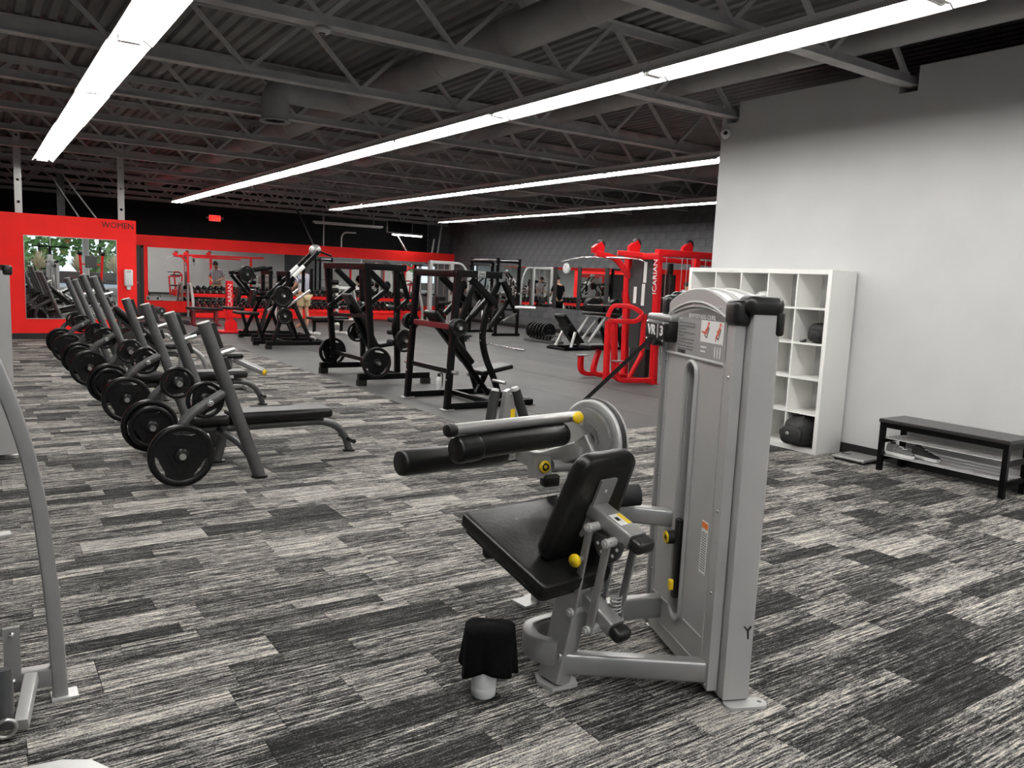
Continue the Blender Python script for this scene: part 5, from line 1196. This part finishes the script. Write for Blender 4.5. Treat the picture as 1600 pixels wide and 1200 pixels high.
for q in range(3):
    x0 = 5.45+q*2.62; x1 = x0+2.56
    rk = thing('dumbbell_rack', ['red and silver dumbbell rack nearest the washroom door', 'red dumbbell rack in the middle of the back mirror', 'red dumbbell rack nearest the block wall'][q], 'rack', (x0, 25.62, 0))
    for x in (.03, 2.53): beam(rk, 'side_frame', None, None, .10, .07, 'silver_light', pts=[(x, -.34, .0), (x, -.30, .55), (x, -.02, 1.02), (x, .34, 1.0)], fil=.2, up=(1, 0, 0)); beam(rk, 'rear_leg', (x, .36, .0), (x, .34, 1.0), .06, .06, 'silver_light')
    for (y, z) in ((-.14, .34), (.12, .76)):
        for dy in (-.12, .12): beam(rk, 'tray_rail', (.03, y+dy, z+dy*.33), (2.53, y+dy, z+dy*.33), .05, .03, 'silver_light')
        beam(rk, 'tray_skirt', (.05, y-.17, z-.07), (2.51, y-.17, z-.07), .02, .10, 'red_wall')
    beam(rk, 'kick_panel', (.05, -.28, .12), (2.51, -.28, .12), .02, .20, 'red_wall')
    for (y, z, w) in ((-.14, .34, .076), (.12, .76, .062)):
        for k in range(13):
            dumbbell((x0+.145+k*.1892, 25.62+y, z+w+.03), w, 'black dumbbell on the %s tray of the %s' % ('lower' if z < .5 else 'upper', ('first red rack', 'middle red rack', 'last red rack')[q]), 'dumbbells on the back racks', rn.uniform(-.04, .04))
# red bench and red post with lettering
RP_ = thing('boxing_post', 'red lettered steel post on a floor plate near the dumbbells', 'post', (5.12, 19.8, 0))
beam(RP_, 'post', (0, 0, .0), (0, 0, 1.25), .15, .13, RS); MB().box((.12, 0, .035), (.80, .55, .05), bev=.01).build('floor_plate', RS, RP_); MB().box((0, 0, .005), (.9, .6, .01)).build('rubber_mat', 'base_black', RP_)
b = MB(); b.prism([(-.14+.0, .06), (.14, .06)]+[(.14*math.cos(PI*k/10), .20+.14*math.sin(PI*k/10)) for k in range(11)], .10, (0, -.08, 0), (1, 0, 0), (0, 0, 1)); b.build('base_knuckle', RS, RP_)
text_mesh('ICARIAN', .14, 'brand_lettering', 'white', RP_, basis((.0, -.067, .88), (0, 0, 1), (-1, 0, 0)), .002, sx=1.1)
RB = thing('flat_bench', 'small flat bench with black pad and dark red frame before the dumbbells', 'weight bench', (4.98, 22.1, 0), .12)
slab(RB, 'bench_pad', (-.35, 0, .47), (.55, 0, .45), .15, .07); beam(RB, 'spine', (-.25, 0, .38), (.45, 0, .38), .06, .07, 'dark_red')
for x in (-.2, .4): beam(RB, 'leg', (x, 0, .04), (x, 0, .38), .09, .12, 'dark_red'); beam(RB, 'cross_foot', (x, -.26, .03), (x, .26, .03), .08, .06, 'dark_red')
rod(RB, 'roller', (-.42, -.22, .10), (-.42, .22, .10), .06, 'foam'); beam(RB, 'roller_arm', (-.2, 0, .1), (-.42, 0, .1), .04, .04, 'dark_red')
AB2 = thing('adjustable_bench', 'low black bench standing on the rubber floor by the man', 'weight bench', (7.5, 19.5, 0), .2)
slab(AB2, 'bench_pad', (-.55, 0, .40), (.55, 0, .40), .15, .07); beam(AB2, 'spine', (-.45, 0, .32), (.45, 0, .32), .06, .06)
for x in (-.4, .4): beam(AB2, 'leg', (x, 0, .04), (x, 0, .33), .06, .07); beam(AB2, 'cross_foot', (x, -.26, .03), (x, .26, .03), .06, .06, 'white')
# ------------------------------------------------------------------ people
def skin_mesh(name, J, E_, mt, parent, sub=2):
    names = list(J); me = bpy.data.meshes.new(name); me.from_pydata([J[k][0] for k in names], [(names.index(a_), names.index(b_)) for a_, b_ in E_], [])
    o = bpy.data.objects.new(name, me); COL.objects.link(o)
    md = o.modifiers.new('skin', 'SKIN'); md.use_smooth_shade = True
    for i, k in enumerate(names):
        r_ = J[k][1]; me.skin_vertices[0].data[i].radius = r_ if isinstance(r_, tuple) else (r_, r_); me.skin_vertices[0].data[i].use_root = (i == 0)
    s_ = o.modifiers.new('sub', 'SUBSURF'); s_.levels = sub; s_.render_levels = sub
    bpy.context.view_layer.update(); m2 = bpy.data.meshes.new_from_object(o.evaluated_get(bpy.context.evaluated_depsgraph_get())); bpy.data.objects.remove(o)
    m2.polygons.foreach_set('use_smooth', [True]*len(m2.polygons)); m2.materials.clear(); m2.materials.append(M[mt])
    o = bpy.data.objects.new(name, m2); COL.objects.link(o); o.parent = parent; return o
def person(loc, rz, label, skin, shirt, pants, h=1.0, group=None, arms=None, head=(0, .10, 1.66)):
    t = thing('person', label, 'person', loc, rz, group); a_ = arms or {'el': (-.27, .04, 1.16), 'wl': (-.16, .26, 1.08), 'er': (.27, .06, 1.14), 'wr': (.14, .27, 1.10)}
    hx, hy, hz = head
    J = {'pel': ((0, 0, .95), (.15, .11)), 'sp': ((0, .0, 1.16), (.145, .10)), 'ch': ((0, .0, 1.36), (.16, .105)), 'nk': ((0, hy*.35, 1.50), .055), 'hd0': ((hx*.6, hy*.8, hz-.06), .075), 'hd1': ((hx, hy, hz+.05), (.082, .095)), 'hd2': ((hx, hy, hz+.13), (.06, .07))}
    E_ = [('pel', 'sp'), ('sp', 'ch'), ('ch', 'nk'), ('nk', 'hd0'), ('hd0', 'hd1'), ('hd1', 'hd2')]
    for s_, q in ((-1, 'l'), (1, 'r')):
        J['sh'+q] = ((s_*.18, 0, 1.42), .058); J['e'+q] = (a_['e'+q], .043); J['w'+q] = (a_['w'+q], .030); d = (Vector(a_['w'+q])-Vector(a_['e'+q])).normalized()
        J['p'+q] = (tuple(Vector(a_['w'+q])+d*.07), (.038, .020)); E_ += [('ch', 'sh'+q), ('sh'+q, 'e'+q), ('e'+q, 'w'+q), ('w'+q, 'p'+q)]
        for k in range(4): f0 = Vector(a_['w'+q])+d*.14+Vector((s_*(.03-.02*k), 0, -.01)); J['f%d%s' % (k, q)] = (tuple(f0), .009); J['g%d%s' % (k, q)] = (tuple(f0+d*.035+Vector((0, 0, -.025))), .008); E_ += [('p'+q, 'f%d%s' % (k, q)), ('f%d%s' % (k, q), 'g%d%s' % (k, q))]
        J['t'+q] = (tuple(Vector(a_['w'+q])+d*.08+Vector((-s_*.05, 0, .01))), .010); E_.append(('p'+q, 't'+q))
        J['hp'+q] = ((s_*.095, 0, .90), .095); J['kn'+q] = ((s_*.105, .02, .50), .060); J['cf'+q] = ((s_*.107, -.01, .36), .058); J['an'+q] = ((s_*.105, -.02, .09), .038); J['ft'+q] = ((s_*.12, .07, .035), (.045, .03)); J['to'+q] = ((s_*.13, .17, .022), (.042, .018)); E_ += [('pel', 'hp'+q), ('hp'+q, 'kn'+q), ('kn'+q, 'cf'+q), ('cf'+q, 'an'+q), ('an'+q, 'ft'+q), ('ft'+q, 'to'+q)]
    skin_mesh('body', J, E_, skin, t)
    # face and hair
    b = MB(); b.ball((hx, hy-.018, hz+.075), .102, 16, 1.05); b.build('hair', 'hair', t)
    for s_ in (-1, 1): MB().ball((hx+s_*.032, hy+.088, hz+.045), .011, 8).build('eye', 'ink', t); MB().ball((hx+s_*.085, hy, hz+.03), .020, 8, 1.5).build('ear', skin, t)
    MB().lathe([(.018, -.02), (.014, 0), (.004, .03)], (hx, hy+.092, hz+.018), (0, .25, 1), 8).build('nose', skin, t); MB().box((hx, hy+.085, hz-.022), (.045, .012, .008)).build('mouth', 'figure_red', t)
    S = {'a': ((0, 0, .86), (.185, .135)), 'b': ((0, 0, 1.10), (.175, .125)), 'c': ((0, 0, 1.34), (.178, .122)), 'd': ((0, .01, 1.46), (.085, .075))}; SE = [('a', 'b'), ('b', 'c'), ('c', 'd')]
    for s_, q in ((-1, 'l'), (1, 'r')):
        e = Vector(a_['e'+q]); s0 = Vector((s_*.18, 0, 1.42)); m_ = s0.lerp(e, .75); S['s'+q] = (tuple(s0), .076); S['m'+q] = (tuple(m_), .070); SE += [('c', 's'+q), ('s'+q, 'm'+q)]
    skin_mesh('shirt', S, SE, shirt, t)
    Q = {'a': ((0, 0, .92), (.165, .125))}; QE = []
    for s_, q in ((-1, 'l'), (1, 'r')): Q['h'+q] = ((s_*.095, 0, .84), .118); Q['k'+q] = ((s_*.115, .01, .56), .105); QE += [('a', 'h'+q), ('h'+q, 'k'+q)]
    skin_mesh('shorts', Q, QE, pants, t)
    return t
person((7.60, 21.6, 0), .35, 'man in striped shirt and khaki shorts looking down before the dumbbells', 'skin', 'stripe', 'khaki', head=(-.03, .12, 1.62))
person((13.08, 22.46, 0), 0, 'person in a black shirt standing before the cable column seat', 'skin', 'cloth_black', 'cloth_black')
# ------------------------------------------------------------------ things on walls and ceiling
SD = thing('soap_dispenser', 'white wall dispenser on the red washroom wall', 'dispenser', (2.675, YPART, 1.03))
b = MB(); b.rbox(Matrix.Translation((0, -.05, .24)), (.082, .05, .17), .03); b.build('dispenser_body', 'white_plastic', SD); b = MB(); b.rbox(Matrix.Translation((0, -.05, .04)), (.04, .035, .05), .015); b.build('nozzle', 'white_plastic', SD); MB().box((0, -.102, .37), (.09, .004, .05)).build('window_strip', 'silver_light', SD)
EX = thing('exit_sign', 'small red lit exit sign on the black wall above the partition', 'sign', (6.90, YDARK-.06, 3.10))
b = MB(); b.rbox(Matrix.Translation((0, 0, .11)), (.20, .03, .11), .012); b.build('sign_box', 'white_plastic', EX); MB().box((0, -.032, .11), (.36, .004, .18)).build('sign_face', 'exit', EX); text_mesh('EXIT', .18, 'sign_lettering', 'dark_red', EX, basis((0, -.0355, .11), (1, 0, 0), (0, 0, 1)), .001, sx=.9, bold=.004)
for s_ in (-1, 1): MB().ball((s_*.245, -.02, .12), .05, 10).build('lamp_head', 'white_plastic', EX)
for (x, px0) in ((.79, 0), (2.60, 1)):
    PP = thing('steel_stud', 'pale perforated steel stud rising above the red wall %s' % ('by the lettering' if px0 else 'beside the curved frame'), 'stud', (x, YPART+.20, 2.44)); b = MB(); 
    hz_ = [.22+k*.42 for k in range(4)]; zz_ = [0]+[q for z in hz_ for q in (z-.025, z+.025)]+[1.72]
    for k in range(0, len(zz_), 2): b.box((0, 0, (zz_[k]+zz_[k+1])/2), (.12, .006, zz_[k+1]-zz_[k]))
    for z in hz_:
        for sx in (-.0425, .0425): b.box((sx, 0, z), (.035, .006, .05))
    b.box((-.06, .02, .86), (.006, .04, 1.72)); b.box((.06, .02, .86), (.006, .04, 1.72)); b.build('channel', 'silver_light', PP)
PP = thing('steel_stud', 'dim steel stud rising behind the red wall between the pale ones', 'stud', (1.72, 21.0, 2.30)); MB().box((0, 0, .93), (.16, .04, 1.86)).build('channel', 'silver_dark', PP); MB().box((0, 0, -1.15), (.16, .04, 2.30)).build('lower_channel', 'silver_dark', PP)
for (p, q) in (((1.65, 20.0, 3.45), (2.40, 20.0, 2.40)), ((1.49, 20.4, 3.40), (2.10, 20.4, 2.40))):
    o = MB().bar(p, q, .05, .03).build('diagonal_brace', 'silver'); tag(o, 'thin diagonal steel brace between the studs above the red wall', 'brace', 'braces above the washroom wall')
MB_c = [((9.03, 26.46, 3.6), (9.62, 26.46, 2.44), .10, 'silver_dark', 'dark diagonal brace between red partition and ceiling'), ((12.66, 26.46, 3.1), (13.12, 26.46, 2.44), .06, 'silver_light', 'pale diagonal brace above the red partition near the screen'), ((14.25, 26.46, 2.95), (14.16, 26.46, 2.44), .07, 'silver_light', 'short pale stud end above the red partition corner'), ((14.56, 26.46, 3.6), (14.40, 26.46, 2.44), .07, 'silver_light', 'tall pale stud above the red partition corner')]
for (p, q, w, mt, lab) in MB_c: o = MB().bar(p, q, w, .04).build('partition_brace', mt); tag(o, lab, 'brace')
o = MB().tube([(10.62, 26.46, 2.44), (10.62, 26.46, 2.80), (10.72, 26.46, 2.95), (11.15, 26.46, 2.96)], .03, 8, .12).build('conduit_pipe', 'silver_light'); tag(o, 'pale bent conduit pipe above the red partition', 'pipe')
o = MB().tube([(9.98, 26.46, 2.44), (9.98, 26.46, 3.5)], .02, 8).build('conduit_pipe', 'silver_light'); tag(o, 'thin straight conduit pipe above the red partition', 'pipe')
TV = thing('wall_screen', 'grey framed dark screen hung under the ceiling', 'screen', (12.26, 25.3, 2.99), .12)
b = MB(); b.rbox(Matrix.Translation((0, 0, .21)), (.52, .03, .21), .012); b.build('screen_frame', 'silver', TV); MB().box((0, -.031, .21), (.98, .004, .36)).build('screen_panel', 'glass_dark', TV); rod(TV, 'ceiling_pole', (0, .05, .4), (0, .05, 1.16), .025, 'silver_dark')
UL = thing('strip_light', 'unlit strip light hanging sideways below the ceiling by the screen', 'light', (10.4, 25.3, 3.12)); MB().box((0, 0, .04), (2.43, .14, .06)).build('housing', 'silver_light', UL); MB().cyl((-1.15, -.04, 0), (1.15, -.04, 0), .017, n=8).build('tube', 'tube_off', UL); MB().cyl((-1.15, .04, 0), (1.15, .04, 0), .017, n=8).build('tube', 'tube_off', UL)
for x in (-.9, .9): rod(UL, 'hanger', (x, 0, .07), (x, 0, 1.03), .006, 'steel', 6)
LL = thing('strip_light', 'short lit strip light below the grey framed screen', 'light', (12.95, 26.1, 2.98)); MB().box((0, 0, .05), (1.22, .12, .05)).build('housing', 'silver_light', LL); MB().cyl((-.58, 0, 0), (.58, 0, 0), .017, n=8).build('tube', 'tube', LL); rod(LL, 'hanger', (0, 0, .07), (0, 0, 1.17), .006, 'steel', 6)
CM = thing('security_camera', 'white round security camera on the end of the grey wall', 'camera', (XW-.01, 6.44, 3.28)); MB().lathe([(0, 0), (.06, 0), (.06, .02), (.05, .04), (0, .045)], (.008, 0, .05), (-1, 0, 0), 18).build('camera_base', 'white_plastic', CM); MB().ball((-.04, -.01, .05), .045, 14).build('camera_ball', 'white_plastic', CM); MB().cyl((-.06, -.04, .045), (-.075, -.06, .043), .022, n=12).build('camera_lens', 'ink', CM); MB().tube([(.0, .02, .10), (-.03, .04, .16), (.0, .05, .20), (-.02, .05, .30)], .004, 5).build('camera_cable', 'white_plastic', CM)
for (x, y, z, lab) in ((2.37, 6.37, 3.44, 'pale smoke detector under the joist before the long light row'), (6.8, 22.86, 3.44, 'pale smoke detector under a far joist above the man')):
    SMK = thing('smoke_detector', lab, 'detector', (x, y, z)); MB().lathe([(0, 0), (.055, .005), (.065, .02), (.065, .035), (.05, .05), (0, .05)], n=18).build('detector_body', 'silver_light', SMK); MB().lathe([(.02, -.006), (.03, .002)], n=12).build('detector_vent', 'base_black', SMK)
CL = thing('wall_clock', 'small white round clock on the block wall above the mirror', 'clock', (XFAR-.033, 19.45, 2.0)); MB().lathe([(0, 0), (.15, 0), (.16, .01), (.16, .03), (0, .03)], (.02, 0, 0), (-1, 0, 0), 24).build('clock_case', 'white_plastic', CL); MB().bar((-.012, 0, 0), (-.012, .05, .08), .012, .003, up=(1, 0, 0)).build('clock_hand', 'ink', CL)
SG = thing('floor_sign', 'small black and white notice on the ledge under the mirror', 'sign', (4.55, YBACK-.03, .48)); MB().box((0, 0, .065), (.36, .015, .13)).build('sign_board', 'white', SG); MB().box((0, -.009, .065), (.33, .004, .10)).build('sign_field', 'ink', SG); [MB().box((0, -.0115, z), (w, .001, .022)).build('print_line', 'white', SG) for z, w in ((.087, .24), (.043, .20))]
# red training machine and pull-up tower behind the camera, seen in the washroom mirror
RT = thing('stretch_trainer', 'red armed trainer with a grey pad seen in the washroom mirror', 'gym machine', (4.10, -1.0, 0))
for s_ in (-1, 1): beam(RT, 'arm', (s_*.32, 0, .05), (s_*.42, .1, 1.85), .09, .09, RS); b = MB(); b.ball((s_*.42, .1, 1.90), .10, 10); b.build('arm_knob', 'black_plastic', RT)
slab(RT, 'back_pad', (0, .05, 1.30), (0, .08, 1.80), .22, .08, 'silver_dark', (1, 0, 0)); beam(RT, 'cross_bar', (-.36, .0, 1.45), (.36, .0, 1.45), .06, .06, RS); beam(RT, 'base_bar', (-.4, 0, .04), (.4, 0, .04), .08, .08, RS)
TT_ = thing('pull_up_tower', 'black pull up tower with a wide bar seen in the washroom mirror', 'gym machine', (2.65, -1.3, 0)); beam(TT_, 'post', (0, 0, 0), (0, 0, 2.1), .10, .10); rod(TT_, 'wide_bar', (-.65, 0, 2.1), (.65, 0, 2.1), .025, 'black_steel'); beam(TT_, 'foot', (-.4, 0, .03), (.4, 0, .03), .08, .06); beam(TT_, 'mid_bar', (-.35, .02, 1.2), (.1, .02, 1.2), .05, .05); b = MB(); b.rbox(Matrix.Translation((0, .06, 1.62)), (.10, .05, .16), .02); b.build('stack_guide', 'silver_light', TT_)
